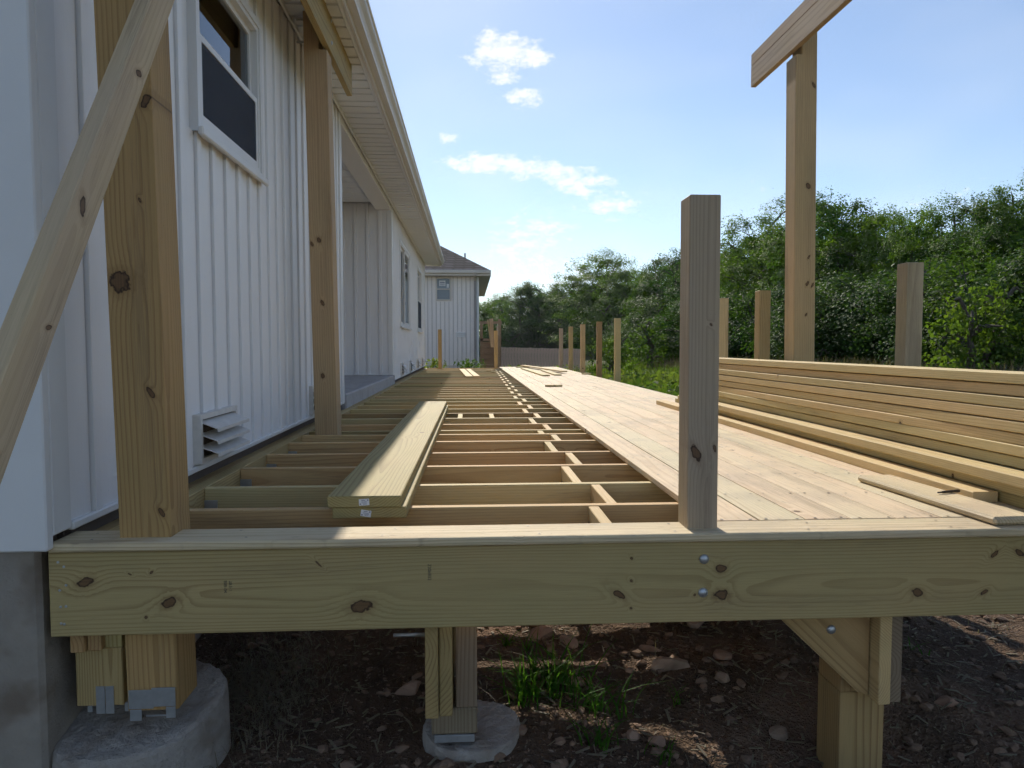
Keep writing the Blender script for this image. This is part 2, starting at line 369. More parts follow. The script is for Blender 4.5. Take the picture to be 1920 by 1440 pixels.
def board(name, p0, p1, wdir, wd, t, material, parent=None, bev=.0025, seg=1, warp=None, **props):
    """a board whose centre line runs from p0 to p1; its width lies along wdir"""
    p0, p1 = Vector(p0), Vector(p1)
    if warp: return add(name, warped((p1 - p0).length, wd, t, warp[0], warp[1]), material, parent, axes((p0 + p1) / 2, p1 - p0, wdir), **props)
    return add(name, box((p1 - p0).length, wd, t, material, bev, seg), None, parent, axes((p0 + p1) / 2, p1 - p0, wdir), **props)
def bx(name, a, b, material, parent=None, bev=.002, **props):
    """axis-aligned box from corner a to corner b"""
    a, b = Vector(a), Vector(b); c = (a + b) / 2; d = b - a
    return add(name, box(abs(d.x), abs(d.y), abs(d.z), material, bev), None, parent, Matrix.Translation(c), **props)
def prism(poly, h, name='prism'):
    """closed polygon in local XY pulled along local Z from 0 to h"""
    n = len(poly); v = [(p[0], p[1], 0) for p in poly] + [(p[0], p[1], h) for p in poly]
    f = [tuple(reversed(range(n))), tuple(range(n, 2 * n))] + [(i, (i + 1) % n, n + (i + 1) % n, n + i) for i in range(n)]
    return mesh_of(name, v, f)
def lathe(pts, seg=24, name='turned', wob=0.):
    v, f = [], []
    for i, (r, z) in enumerate(pts):
        for k in range(seg):
            a = 2 * math.pi * k / seg; rr = r * (1 + wob * math.sin(3 * a + i) * .6 + wob * math.sin(7 * a + 2 * i) * .4)
            v.append((rr * math.cos(a), rr * math.sin(a), z))
    for i in range(len(pts) - 1):
        for k in range(seg): f.append((i * seg + k, i * seg + (k + 1) % seg, (i + 1) * seg + (k + 1) % seg, (i + 1) * seg + k))
    f.append(tuple(reversed(range(seg)))); f.append(tuple(range((len(pts) - 1) * seg, len(pts) * seg)))
    return mesh_of(name, v, f)
def smooth(me):
    for p in me.polygons: p.use_smooth = True
    return me

# ------------------------------------------------------------------ ground
def sst(a, b, x):
    q = max(0., min(1., (x - a) / (b - a))); return q * q * (3 - 2 * q)
from mathutils import noise as mn
def gz(x, y):
    z = -.70 + .32 * sst(2.6, 11, x) - .55 * sst(18, 34, y) * (1 - .75 * sst(5, 13, x))
    z -= .11 * sst(1.3, 2.3, x) * (1 - sst(3.2, 6, y)) * (1 - sst(4, 8, x))
    z -= .20 * math.exp(-((x - 1.25) / .5) ** 2 - ((y - 1.95) / .35) ** 2)
    z += .045 * math.exp(-((x - .02) / .3) ** 2 - ((y - 2.15) / .25) ** 2)
    near = 1 - sst(6, 12, max(abs(x), abs(y)))
    z += (.030 * mn.noise((x * 2.1, y * 2.1, 0)) + .016 * mn.noise((x * 7, y * 7, 3)) + .008 * mn.noise((x * 19, y * 19, 8))) * near
    z += .06 * mn.noise((x * .5, y * .5, 5)) * (1 - near)
    return z
def coords(lo, hi, step, far):
    c = [lo + step * i for i in range(int((hi - lo) / step) + 1)]
    s = step; p = c[-1]; up = []
    while p < far: s *= 1.22; p += s; up.append(p)
    s = step; p = c[0]; dn = []
    while p > -far: s *= 1.22; p -= s; dn.append(p)
    return dn[::-1] + c + up
gx = coords(-1.3, 3.6, .04, 700); gy = coords(1.6, 6.0, .04, 700)
nx = len(gx)
gv = [(x, y, gz(x, y)) for y in gy for x in gx]
gf = [(j * nx + i, j * nx + i + 1, (j + 1) * nx + i + 1, (j + 1) * nx + i) for j in range(len(gy) - 1) for i in range(nx - 1)]
add('ground', smooth(mesh_of('ground', gv, gf)), 'ground', None, None, kind='structure')

# ------------------------------------------------------------------ the house
HX = -1.133                       # outer plane of the long wall
HY0, HY1 = 1.95, 18.05           # near and far corner
RY0, RY1 = 6.38, 10.45           # porch recess
SOF = 2.60                       # soffit level
house = empty('house', (HX, HY0, gz(-1.2, 2)), 'long white board-and-batten house with eave gutter and recessed porch at left', 'house')
def wall_boxes(rects, x0, x1):
    v, f = [], []
    for (ya, yb, za, zb) in rects:
        b = len(v)
        v += [(x, y, z) for x in (x0, x1) for y in (ya, yb) for z in (za, zb)]
        f += [tuple(b + i for i in q) for q in ((0, 1, 3, 2), (4, 6, 7, 5), (0, 4, 5, 1), (2, 3, 7, 6), (0, 2, 6, 4), (1, 5, 7, 3))]
    return v, f
def cut(ya, yb, za, zb, opens):
    ys = sorted({ya, yb, *[q for o in opens for q in o[:2]]}); out = []
    for a, b in zip(ys, ys[1:]):
        zs = [za]
        for o in sorted(opens, key=lambda o: o[2]):
            if o[0] <= a and o[1] >= b: out.append((a, b, zs[-1], o[2])); zs.append(o[3])
        out.append((a, b, zs[-1], zb))
    return out
WINS = [(3.07, 3.94, 1.475, 2.245), (11.7, 13.5, .90, 2.24), (15.55, 16.78, .90, 2.24)]
wall = add('wall', mesh_of('wall', *wall_boxes(cut(HY0 + .03, RY0, .06, 2.66, WINS[:1]), HX - .16, HX - .012)), 'vinyl', house)
wall_2 = add('wall', mesh_of('wall', *wall_boxes(cut(RY1, HY1, .06, 2.66, WINS[1:]), HX - .16, HX - .012)), 'vinyl', house)
bx('interior', (HX - 7.5, HY0 + .2, -.1), (HX - 7.4, HY1 - .2, 2.7), 'inside', house)
bx('floor', (HX - 7.4, HY0 + .2, -.06), (HX - .17, HY1 - .1, -.01), 'inside', house)
bx('ceiling', (HX - 7.4, HY0 + .2, 2.66), (HX - .17, HY1 - .1, 2.70), 'inside', house)
PIT = .175
PROF = [(.0, 0), (.1240, 0), (.1246, -.010), (.1288, -.010), (.1293, .012), (.1315, .0135), (.1700, .0135), (.1742, 0), (.1742, -.0115), (.0, -.0115)]
PM = {}
def panel_mesh(h, material, wd=PIT):
    k = (round(h, 3), material, round(wd, 3))
    if k not in PM:
        pr = PROF if wd >= PIT - .001 else [(0, 0), (wd - .001, 0), (wd - .001, -.0115), (0, -.0115)]
        me = prism([(-a, b) for a, b in pr][::-1], h, 'siding'); me.materials.append(M[material]); PM[k] = me
    return PM[k]
def clad(origin, along, out, length, z0, z1, material, parent, opens=()):
    """vertical vinyl panels; opens = (u0,u1,z0,z1) along the wall"""
    al, ou = Vector(along), Vector(out); n = int(length / PIT) + 1
    for i in range(n):
        u0 = i * PIT; wd = min(PIT, length - u0)
        if wd < .02: continue
        runs = [(z0, z1)]
        for (a, b, c, d) in opens:
            if u0 + wd > a + .01 and u0 < b - .01:
                runs = [q for s, e in runs for q in ((s, min(e, c)), (max(s, d), e)) if q[1] - q[0] > .03]
        for (s, e) in runs:
            # local X = -along (profile is mirrored), local Y = out, local Z = up
            X = -al; Y = ou; Z = Vector((0, 0, 1))
            if X.cross(Y).dot(Z) < 0: X, mir = al, True
            else: mir = False
            m4 = Matrix((X, Y, Z)).transposed().to_4x4(); p = Vector(origin) + al * (u0 + (wd if mir else 0))
            m4.translation = Vector((p.x, p.y, s)); add('siding_panel', panel_mesh(e - s, material, wd), None, parent, m4)
SB = .062
o1 = [(a - .03 - HY0 - .10, b + .03 - HY0 - .10, c - .03, d + .03) for a, b, c, d in WINS]
clad((HX, HY0 + .10, 0), (0, 1, 0), (1, 0, 0), RY0 - .085 - HY0 - .10, SB, SOF, 'vinyl', wall, o1[:1])
clad((HX, RY1 + .085, 0), (0, 1, 0), (1, 0, 0), HY1 - .08 - RY1 - .085, SB, SOF, 'vinyl', wall_2,
     [(a - .03 - RY1 - .085, b + .03 - RY1 - .085, c - .03, d + .03) for a, b, c, d in WINS[1:]])
# end wall facing the camera side
bx('end_wall', (HX - 7.4, HY0 + .022, .06), (HX - .012, HY0 + .18, 2.66), 'vinyl', house)
clad((HX - .115, HY0 + .01, 0), (-1, 0, 0), (0, -1, 0), 1.6, .055, SOF, 'vinyl', wall)
# corner trims
def trim(name, a, b, parent=None, material='trim'): return bx(name, a, b, material, parent or house, .004)
trim('corner_trim', (HX - .115, HY0 - .022, .012), (HX + .012, HY0 + .01, SOF))
trim('corner_trim', (HX - .006, HY0 + .0105, .046), (HX + .0118, HY0 + .0995, SOF))
trim('corner_trim', (HX - .03, RY0 - .085, .045), (HX + .022, RY0 + .012, SOF))
trim('corner_trim', (HX - .05, RY1 - .022, .13), (HX + .022, RY1 + .085, SOF))
trim('corner_trim', (HX - .03, HY1 - .08, .045), (HX + .022, HY1 + .02, SOF))
# starter strips, dark flashing and foundation
for (a, b) in ((HY0 + .10, RY0 - .086), (RY1 + .086, HY1 - .081)):
    trim('starter_strip', (HX - .004, a, .040), (HX + .017, b, .064))
    bx('flashing', (HX - .034, a, -.05), (-1.1015, b, -.003), 'brown', house)
trim('starter_strip', (HX - 1.8, HY0 - .006, .030), (HX - .117, HY0 + .012, .056))
bx('foundation', (HX - 7.4, HY0 + .02, -1.4), (HX - .035, HY1 - .02, .055), 'found', house, .012)
bx('sheathing', (HX - .033, HY0 + .102, -.005), (HX - .013, HY1 - .1, .06), 'darkgap', house)
# recess
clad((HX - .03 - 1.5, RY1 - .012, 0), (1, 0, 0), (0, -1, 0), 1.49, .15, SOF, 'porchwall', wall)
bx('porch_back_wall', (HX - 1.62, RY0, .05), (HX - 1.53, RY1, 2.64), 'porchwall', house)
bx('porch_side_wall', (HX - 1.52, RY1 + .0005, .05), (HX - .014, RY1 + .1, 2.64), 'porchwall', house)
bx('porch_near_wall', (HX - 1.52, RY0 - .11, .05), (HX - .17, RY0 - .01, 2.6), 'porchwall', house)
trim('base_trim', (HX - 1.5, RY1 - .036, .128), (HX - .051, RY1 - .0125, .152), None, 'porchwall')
trim('porch_beam', (HX - .21, RY0 + .013, 2.515), (HX + .012, RY1 - .021, 2.64))
slab = bx('porch_slab', (HX - 1.52, RY0 + .02, -.1), (HX + .035, RY1 + .10, .128), 'slab', house, .012)
for i in range(13):
    bx('ceiling_panel', (HX - 1.52, RY0 + .02 + i * .305, 2.605), (HX - .215, RY0 + .02 + i * .305 + .30, 2.625), 'soffit', house, .006)
# soffit, fascia, gutter, roof
EY0, EY1 = .9, 18.35
sp = [(0, 0), (.018, 0), (.020, .014), (.046, .014), (.05, 0), (.148, 0), (.150, .014), (.176, .014), (.18, 0), (.303, 0), (.303, .020), (0, .020)]
sm = prism(sp, .372, 'soffit_panel'); sm.materials.append(M['soffit'])
soff = bx('soffit', (HX - .05, EY0, SOF + .022), (-.749, EY1, SOF + .05), 'soffit', house)
i = 0
while EY0 + i * .305 < EY1 - .2:
    # local X -> +Y, local Y -> +Z, local Z -> +X
    m4 = Matrix(((0, 0, 1, HX + .012), (1, 0, 0, EY0 + i * .305), (0, 1, 0, SOF), (0, 0, 0, 1))); add('soffit_panel', sm, None, soff, m4); i += 1
trim('frieze_trim', (HX + .0245, HY0 - .3, SOF - .032), (HX + .040, HY1 + .021, SOF - .001), None, 'soffit')
trim('channel_trim', (-.778, EY0, SOF - .012), (-.750, EY1, SOF - .0005), None, 'soffit')
bx('fascia', (-.749, EY0, SOF - .018), (-.729, EY1, 2.755), 'gutter', house, .002)
gp = [(-.715, 2.578), (-.664, 2.578), (-.660, 2.592), (-.648, 2.612), (-.628, 2.632), (-.622, 2.640), (-.622, 2.668), (-.612, 2.674), (-.612, 2.690), (-.618, 2.690), (-.628, 2.672), (-.640, 2.630), (-.668, 2.590), (-.709, 2.590), (-.709, 2.694), (-.715, 2.694)]
gp = [(a - .013, b + .038) for a, b in gp]
gm = prism(gp, EY1 - EY0, 'gutter'); gm.materials.append(M['gutter'])
add('gutter', gm, None, house, Matrix(((1, 0, 0, 0), (0, 0, -1, EY1), (0, 1, 0, 0), (0, 0, 0, 1))))
rp = [(-.69, 2.74), (-4.8, 4.49), (-9.0, 2.74), (-9.0, 2.775), (-4.8, 4.53), (-.67, 2.775)]
rm = prism(rp, EY1 - EY0, 'roof'); rm.materials.append(M['shingle'])
add('roof', rm, None, house, Matrix(((1, 0, 0, 0), (0, 0, -1, EY1), (0, 1, 0, 0), (0, 0, 0, 1))))
gb = prism([(-1.15, 2.62), (-4.8, 4.42), (-8.5, 2.62)], .12, 'gable'); gb.materials.append(M['vinyl'])
for yy in (HY0 + .18, HY1 - .02): add('gable', gb, None, house, Matrix(((1, 0, 0, 0), (0, 0, -1, yy), (0, 1, 0, 0), (0, 0, 0, 1))))
bx('far_wall', (HX - 7.4, HY1 - .16, .06), (HX - .17, HY1, 2.62), 'vinyl', house)
bx('eave_return', (HX + .03, EY1 - .001, SOF - .01), (-.712, EY1 + .018, 2.74), 'gutter', house)

def frame_mesh(y0, y1, z0, z1, wd, d0, d1, wb=None):
    """rectangular ring in the wall plane, pieces butted, from depth d0 to d1 (along +X)"""
    wb = wb or wd
    rects = [(y0, y0 + wd, z0, z1), (y1 - wd, y1, z0, z1), (y0 + wd, y1 - wd, z1 - wd, z1), (y0 + wd, y1 - wd, z0, z0 + wb)]
    v, f = wall_boxes(rects, d0, d1); return mesh_of('frame', v, f)
def window(y0, y1, z0, z1, slats, slider=False):
    wn = add('window', frame_mesh(y0 - .032, y1 + .032, z0 - .032, z1 + .032, .037, HX - .02, HX + .026), 'trim', house)
    add('inner_frame', frame_mesh(y0 + .0055, y1 - .0055, z0 + .0055, z1 - .0055, .022, HX - .06, HX + .018), 'trim', wn)
    bx('sill', (HX + .0265, y0 - .045, z0 - .052), (HX + .050, y1 + .045, z0 - .016), 'trim', wn, .006)
    a, b, c, d = y0 + .028, y1 - .028, z0 + .028, z1 - .028
    if slider:
        mid = (a + b) / 2
        for k, (p, q, dep) in enumerate(((a, mid + .02, -.03), (mid - .02, b, .004))):
            add('sash', frame_mesh(p, q, c, d, .036, HX + dep - .018, HX + dep + .008), 'trim', wn)
            bx('pane', (HX + dep - .006, p + .034, c + .034), (HX + dep - .002, q - .034, d - .034), 'glass', wn, 0)
    else:
        mid = c + (d - c) * .485
        for (p, q, dep) in ((c, mid + .016, .006), (mid - .016, d, -.022)):
            add('sash', frame_mesh(a, b, p, q, .028, HX + dep - .016, HX + dep + .008), 'trim', wn)
            bx('pane', (HX + dep - .006, a + .026, p + .026), (HX + dep - .002, b - .026, q - .026), 'glass', wn, 0)
        bx('insect_screen', (HX + .0105, a + .027, c + .027), (HX + .0115, b - .027, mid - .014), 'screen', wn, 0)
    if slats:
        k = d - .05
        while k > c + .05:
            add('blind_slat', box(.035, b - a - .03, .0025, 'blind', 0), None, wn, axes((HX - .085, (a + b) / 2, k), (.8, 0, .6), (0, 1, 0))); k -= .042
    return wn
window(*WINS[0], True); window(*WINS[1], False, True); window(*WINS[2], False)

def vent(y0, n=3, z0=.072, h=.205, wd=.45):
    vt = add('vent', frame_mesh(y0, y0 + wd, z0, z0 + h, .022, HX - .01, HX + .034), 'louver', house)
    bx('back_plate', (HX - .008, y0 + .02, z0 + .02), (HX + .016, y0 + wd - .02, z0 + h - .02), 'darkgap', vt, 0)
    for k in range(n):
        zc = z0 + h - .042 - k * (h - .05) / n
        lm = prism([(0, 0), (.078, -.030), (.078, -.044), (.075, -.044), (.074, -.033), (0, -.004)], wd - .046, 'louver')
        lm.materials.append(M['louver'])
        # local X -> +X, local Y -> +Z, local Z -> -Y
        add('louver', lm, None, vt, Matrix(((1, 0, 0, HX + .018), (0, 0, -1, y0 + wd - .023), (0, 1, 0, zc + .012), (0, 0, 0, 1))))
vent(2.965, wd=.46)
for yy in (5.05, 11.7, 13.4, 15.2, 16.7): vent(yy, 3, .075, .2, .34)

# ------------------------------------------------------------------ the deck
deck = empty('wooden_deck', (.55, 2, -.7), 'unfinished raised timber deck, half boarded and half open joists', 'deck')
X0, X1 = -1.046, 2.21
def bd(name, a, b, wdir, wd, t, m, parent=deck, **k): return board(name, a, b, wdir, wd, t, m, parent, **k)
rim = bd('rim_joist', (-1.145, 1.989, -.1185), (2.25, 1.989, -.1185), (0, 0, 1), .235, .038, 'rim', bev=.004, seg=2)
bd('ledger', (-1.0735, 2.009, -.1185), (-1.0735, 17.74, -.1185), (0, 0, 1), .235, .055, 'green')
bd('side_rim', (2.230, 2.009, -.1185), (2.230, 17.74, -.1185), (0, 0, 1), .235, .038, 'green')
bd('far_rim', (-1.085, 17.76, -.1185), (2.25, 17.76, -.1185), (0, 0, 1), .235, .038, 'tan')
JY = [2.47, 2.86, 3.30, 3.72, 4.16, 4.485, 4.70, 5.07, 5.50, 5.90]
while JY[-1] + .406 < 17.6: JY.append(JY[-1] + .406)
hm = None
for i, y in enumerate(JY):
    j = bd('joist', (X0, y, -.1185 + random.uniform(-.002, 0)), (X1, y, -.1185 + random.uniform(-.002, 0)), (0, 0, 1), .235, .038, random.choice(['tan', 'tan', 'lumber', 'lumber', 'green']))
    if i < 12:      # galvanised hanger at the ledger
        hv, hf = wall_boxes([(y - .023, y - .0195, -.2, -.05), (y + .0195, y + .023, -.2, -.05)], X0 + .0005, X0 + .05)
        b = len(hv); hv2, hf2 = wall_boxes([(y - .0195, y + .0195, -.243, -.2385)], X0 + .0005, X0 + .05)
        hv3, hf3 = wall_boxes([(y - .048, y - .0235, -.215, -.10), (y + .0235, y + .048, -.215, -.10)], X0 + .0005, X0 + .003)
        vv, ff = hv + hv2 + hv3, hf + [tuple(k + b for k in q) for q in hf2]
        b2 = len(hv) + len(hv2); ff += [tuple(k + b2 for k in q) for q in hf3]
        add('joist_hanger', mesh_of('hanger', vv, ff), 'galv', deck)
ys = [2.008] + JY
for i in range(len(ys) - 1):
    a, b = ys[i] + (.020 if i else .001), ys[i + 1] - .020
    xb = .445 + .0125 * a + (.035 if i % 2 else -.035)
    bd('blocking', (xb, a, -.121), (xb, b, -.121), (0, 0, 1), .232, .038, random.choice(['lumber', 'tan']))
for xb in (-.075, .178): bd('blocking', (xb, 5.521, -.121), (xb, 5.879, -.121), (0, 0, 1), .232, .038, 'lumber')
# boards
bd('border_board', (-1.14, 2.027, .0133), (2.28, 2.027, .0133), (0, 1, 0), .144, .0254, 'border', bev=.008, seg=3)
ncol = 10; pit = .1447
screws_v, screws_f = [], []
for c in range(ncol):
    xc = .745 + pit * (c + .5); y = 2.1015; first = [3.25, 2.2, 3.9, 1.6, 3.0, 2.4, 3.6, 1.9, 3.2, 2.6][c]
    while y < 17.79:
        L = min(first if y < 2.2 else random.choice([3.66, 4.27, 4.88]), 17.80 - y)
        if 17.80 - (y + L) < .5: L = 17.80 - y
        dxx = random.uniform(-.0012, .0012) + (.010 if (c == 0 and y < 2.2) else 0)
        bd('deck_board', (xc - (.004 if c == 0 and y < 2.2 else 0) , y + .001, .0131 + random.uniform(-.0008, .0012)), (xc + dxx * 0, y + L - .002, .0131 + random.uniform(-.0008, .0012)), (1, 0, 0), .1418, .0254, 'deck', bev=.0035, seg=2)
        y += L
    for jy in [2.11] + JY:
        for s in (-.045, .045):
            x = xc + s + random.uniform(-.006, .006); yy = jy + random.uniform(-.008, .008); b = len(screws_v); r = random.uniform(.0045, .0062)
            screws_v += [(x + r * math.cos(k * math.pi / 3), yy + r * math.sin(k * math.pi / 3), .0282) for k in range(6)]; screws_f.append(tuple(range(b, b + 6)))
x = -1.05
while x < 2.2:
    for yy in (1.985, 2.06):
        b = len(screws_v); q = yy + random.uniform(-.008, .008); xx = x + random.uniform(-.02, .02)
        screws_v += [(xx + .004 * math.cos(k * math.pi / 3), q + .004 * math.sin(k * math.pi / 3), .0282) for k in range(6)]; screws_f.append(tuple(range(b, b + 6)))
    x += .41
add('screw_heads', mesh_of('screws', screws_v, screws_f), 'steel', deck, None, kind='stuff')
# rim fixings
dome = smooth(lathe([(.0145, 0), (.0140, .002), (.011, .0055), (.006, .0078), (.001, .0085)], 16)); dome.materials.append(M['galv'])
FACE = lambda x, z, y=1.970: Matrix(((1, 0, 0, x), (0, 0, -1, y), (0, 1, 0, z), (0, 0, 0, 1)))      # local Z -> -Y
for (x, z) in ((.671, -.052), (.669, -.150)): add('bolt_head', dome, None, rim, FACE(x, z))
nm = lathe([(.0038, 0), (.0036, .0012), (.001, .0016)], 8); nm.materials.append(M['galv'])
for (x, z) in ((-1.118, -.028), (-1.103, -.041), (-1.099, -.092), (-1.116, -.106), (-1.115, -.152), (-1.101, -.151), (-1.115, -.198), (-1.107, -.200)):
    add('nail_head', nm, None, rim, FACE(x, z))
def text(name, s, size, m4, parent, material='ink'):
    cu = bpy.data.curves.new('t', 'FONT'); cu.body = s; cu.size = size; cu.align_x = 'CENTER'; cu.align_y = 'CENTER'; cu.extrude = .0002
    o = bpy.data.objects.new('t', cu); COL.objects.link(o); dg = bpy.context.evaluated_depsgraph_get(); dg.update()
    me = bpy.data.meshes.new_from_object(o.evaluated_get(dg)); bpy.data.objects.remove(o)
    me.materials.clear(); return add(name, me, material, parent, m4)
def TM(x, z, rot=-90, y=1.9696):   # text on the rim face, read from the camera side, turned by rot degrees
    return FACE(x, z, y) @ Matrix.Rotation(R(rot), 4, 'Z')
text('printed_stamp', '2206832', .0135, TM(-.114, -.075), rim)
text('printed_stamp', '20.5-1', .0115, TM(-.661, -.103), rim)
text('printed_stamp', 'BI8I-04', .0120, TM(-.675, -.105), rim)

# girders, posts and brace below
def under_post(x0, x1, y0, ztop, zbot, m='green', notch=None):
    p = board('support_post', ((x0 + x1) / 2, y0 + .07, zbot), ((x0 + x1) / 2, y0 + .07, ztop), (1, 0, 0), x1 - x0, .14, m, deck, bev=.004)
    return p
for k, (xa, y1) in enumerate(((-.131, 17.7), (1.226, 17.7), (-1.040, 17.7))):
    if k == 2: xa = -1.118
    for s in range(2):
        z0 = -.236 - .286 if k < 2 else -.30
        hgt = .285 if k < 2 else .062
        bd('girder', (xa + .019 + s * .0405, 2.012 + .012 * s, z0 + hgt / 2), (xa + .019 + s * .0405, y1, z0 + hgt / 2), (0, 0, 1), hgt, .038, ['tan', 'darkpost'][s] if k == 1 else 'brown')
under_post(-.117, .020, 2.075, -.525, -.605, 'darkpost'); bd('support_post', (-.012 + -.0, 2.145, -.5235), (-.012, 2.145, -.24), (1, 0, 0), .064, .138, 'darkpost')
bd('support_post', (1.2275, 2.17, -1.0), (1.2275, 2.17, -.5245), (1, 0, 0), .145, .14, 'brown')
bd('support_post', (1.1905, 2.17, -.5242), (1.1905, 2.17, -.24), (1, 0, 0), .069, .139, 'brown')
for yy in (4.6, 7.2, 10.0):
    for xx in (-.012, 1.2275): bd('support_post', (xx, yy, -1.0), (xx, yy, -.525), (1, 0, 0), .14, .14, 'green')
# knee brace bolted across the right-hand post
kb = prism([(.908, -.2375), (1.222, -.2375), (1.222, -.515), (1.19, -.505)], .036, 'brace'); kb.materials.append(M['brown'])
# bring the mesh origin to its middle and turn the grain along the brace
c0 = Vector((1.12, -.33)); dr = Vector((.74, -.67)).normalized()
for vtx in kb.vertices:
    q = Vector((vtx.co.x, vtx.co.y)) - c0; vtx.co = (q.dot(dr), q.dot(Vector((-dr.y, dr.x))), vtx.co.z - .018)
brace = add('knee_brace', kb, None, deck, axes((c0.x, 2.078, c0.y), (dr.x, 0, dr.y), (-dr.y, 0, dr.x)))
bh = dome
add('bolt_head', bh, None, brace, FACE(1.100, -.305, 2.0598))
rod = smooth(lathe([(.006, 0), (.006, .115)], 10)); rod.materials.append(M['galv'])
add('through_bolt', rod, None, deck, axes((-.245, 2.24, -.365), (0, 1, 0), (0, 0, 1)))
pb = bx('post_base', (-.108, 2.072, -.628), (.012, 2.20, -.606), 'galv', deck, .001)
# outer posts at the house corner
lp = bd('support_post', (-1.058, 2.115, -.470), (-1.058, 2.115, -.3015), (1, 0, 0), .130, .14, 'green')
bd('support_post', (-1.020, 2.115, -.3010), (-1.020, 2.115, -.24), (1, 0, 0), .053, .139, 'green')
def plate(x0, x1, z0, z1, y, name='post_base', parent=deck): return bx(name, (x0, y - .002, z0), (x1, y, z1), 'galv', parent, .0006)
plate(-1.068, -1.043, -.492, -.412, 2.044); plate(-1.041, -1.018, -.492, -.412, 2.0435)
plate(-1.098, -1.084, -.492, -.468, 2.055); plate(-.994, -.984, -.492, -.466, 2.055)

# ------------------------------------------------------------------ tall porch frames
def tall_post(name, x0, y0, z0, z1, m, parent, w=.14, lean=-.014, notch=None):
    d = Vector((lean, 0, 1)); c = Vector((x0 + w / 2, y0 + w / 2, 0))
    if notch is None: return board(name, c + d * z0, c + d * z1, (1, 0, 0), w, w, m, parent, bev=.004, seg=2)
    zn, side, keep = notch            # one mesh: full below zn, cut back above
    L = z1 - z0; h = w / 2; b = .004
    a0 = -h if side > 0 else h - keep; a1 = -h + keep if side > 0 else h
    v = []; f = []
    def ring(z, xa, xb):
        n = len(v); v.extend([(z, xa + b, -h), (z, xb - b, -h), (z, xb, -h + b), (z, xb, h - b), (z, xb - b, h), (z, xa + b, h), (z, xa, h - b), (z, xa, -h + b)]); return n
    r0 = ring(0, -h, h); r1 = ring(zn - z0, -h, h); r2 = ring(zn - z0 + .0005, a0, a1); r3 = ring(L, a0, a1)
    for p, q in ((r0, r1), (r1, r2), (r2, r3)):
        for k in range(8): f.append((p + k, p + (k + 1) % 8, q + (k + 1) % 8, q + k))
    f.append(tuple(range(r0 + 7, r0 - 1, -1))); f.append(tuple(range(r3, r3 + 8)))
    return add(name, mesh_of('post', v, f), m, parent, axes(c + d * z0, d, (1, 0, 0)))
fl = empty('porch_frame', (-.9, 2.1, -.47), 'two tall timber posts carrying a beam alongside the white house', 'post frame')
tall_post('post', -.973, 2.009, -.470, 2.62, 'nearpost', fl, lean=-.018)
tall_post('post', -.972, 4.510, -.9, 2.60, 'farpost', fl, notch=(2.37, 1, .092))
hl = bd('header_beam', (-.870, 1.2, 2.5), (-.870, 5.36, 2.5), (0, 0, 1), .235, .038, 'green', fl)
nut = smooth(lathe([(.013, 0), (.0125, .003), (.008, .007), (.001, .009)], 12)); nut.materials.append(M['galv'])
PX = lambda x, y, z: axes((x, y, z), (0, 1, 0), (0, 0, 1))
for zz in (2.575, 2.44):
    add('bolt_head', nut, None, hl, PX(-.8508, 4.58, zz))
    add('bolt_end', rod, None, fl, PX(-1.065, 4.58, zz))
plate(-.960, -.892, -.462, -.408, 2.0065, 'post_base', fl); plate(-.896, -.831, -.456, -.402, 2.0050, 'post_base', fl)
plate(-.957, -.925, -.496, -.464, 2.006, 'post_base', fl); plate(-.858, -.832, -.490, -.458, 2.006, 'post_base', fl); plate(-.924, -.859, -.497, -.492, 2.03, 'post_base', fl)
frr = empty('porch_frame', (2.18, 4.57, -.6), 'tall timber post with overhanging beam on the right side of the deck', 'post frame')
tall_post('post', 2.113, 4.50, -.7, 2.66, 'rightpost', frr, notch=(2.41, -1, .1005))
hr = bd('header_beam', (2.082, 1.2, 2.522), (2.082, 5.19, 2.522), (0, 0, 1), .150, .038, 'grey', frr)
bd('header_beam', (2.082, 1.2, 2.640), (2.082, 5.19, 2.640), (0, 0, 1), .083, .038, 'grey', frr)
bt = board('diagonal_brace', (-.800, 2.17, 1.816), (-.800, .52, -.64), (0, -.83, .556), .089, .038, 'brace', bev=.003,
           label='diagonal timber brace leaning from the nearest tall post towards the camera', category='brace')

# ------------------------------------------------------------------ concrete footings
def footing(name, x, y, r, ztop, zbot, tiltx, tilty, label):
    seg = 72; v, f = [], []; rings = [(k / 14, 1) for k in range(1, 14)] + [(.97, .995), (1., .97), (1.012, .90)] + [(1.015 + .03 * (1 - h), h) for h in (.8, .7, .6, .5, .4, .3, .2, .1, 0)]
    for i, (rr, h) in enumerate(rings):
        for k in range(seg):
            a = 2 * math.pi * k / seg; w_ = 1 + (.035 * math.sin(2 * a + 1) + .02 * math.sin(5 * a)) * min(1, rr)
            px, py = rr * r * w_ * math.cos(a), rr * r * w_ * math.sin(a)
            d = .006 * mn.noise((px * 22, py * 22, h * 7)) + .004 * mn.noise((px * 60, py * 60, h * 20)) - .010 * max(0, mn.noise((px * 9, py * 9, 4)) - .1)
            if rr > .99: px *= 1 + d * 3; py *= 1 + d * 3
            v.append((px, py, zbot + (ztop - zbot) * h + (tiltx * px + tilty * py) * h + d - ztop))
    for i in range(len(rings) - 1):
        for k in range(seg): f.append((i * seg + k, i * seg + (k + 1) % seg, (i + 1) * seg + (k + 1) % seg, (i + 1) * seg + k))
    f.append(tuple(range(seg - 1, -1, -1)))
    add(name, mesh_of('footing', v, f), 'footing', None, T(x, y, ztop), label=label, category='concrete footing', group='round concrete footings')
footing('concrete_footing', -.985, 2.14, .225, -.520, -.95, .10, .22, 'wide round concrete footing under the posts at the house corner')
footing('concrete_footing', .005, 2.185, .150, -.634, -.95, 0, .06, 'small round concrete footing under the middle support post')

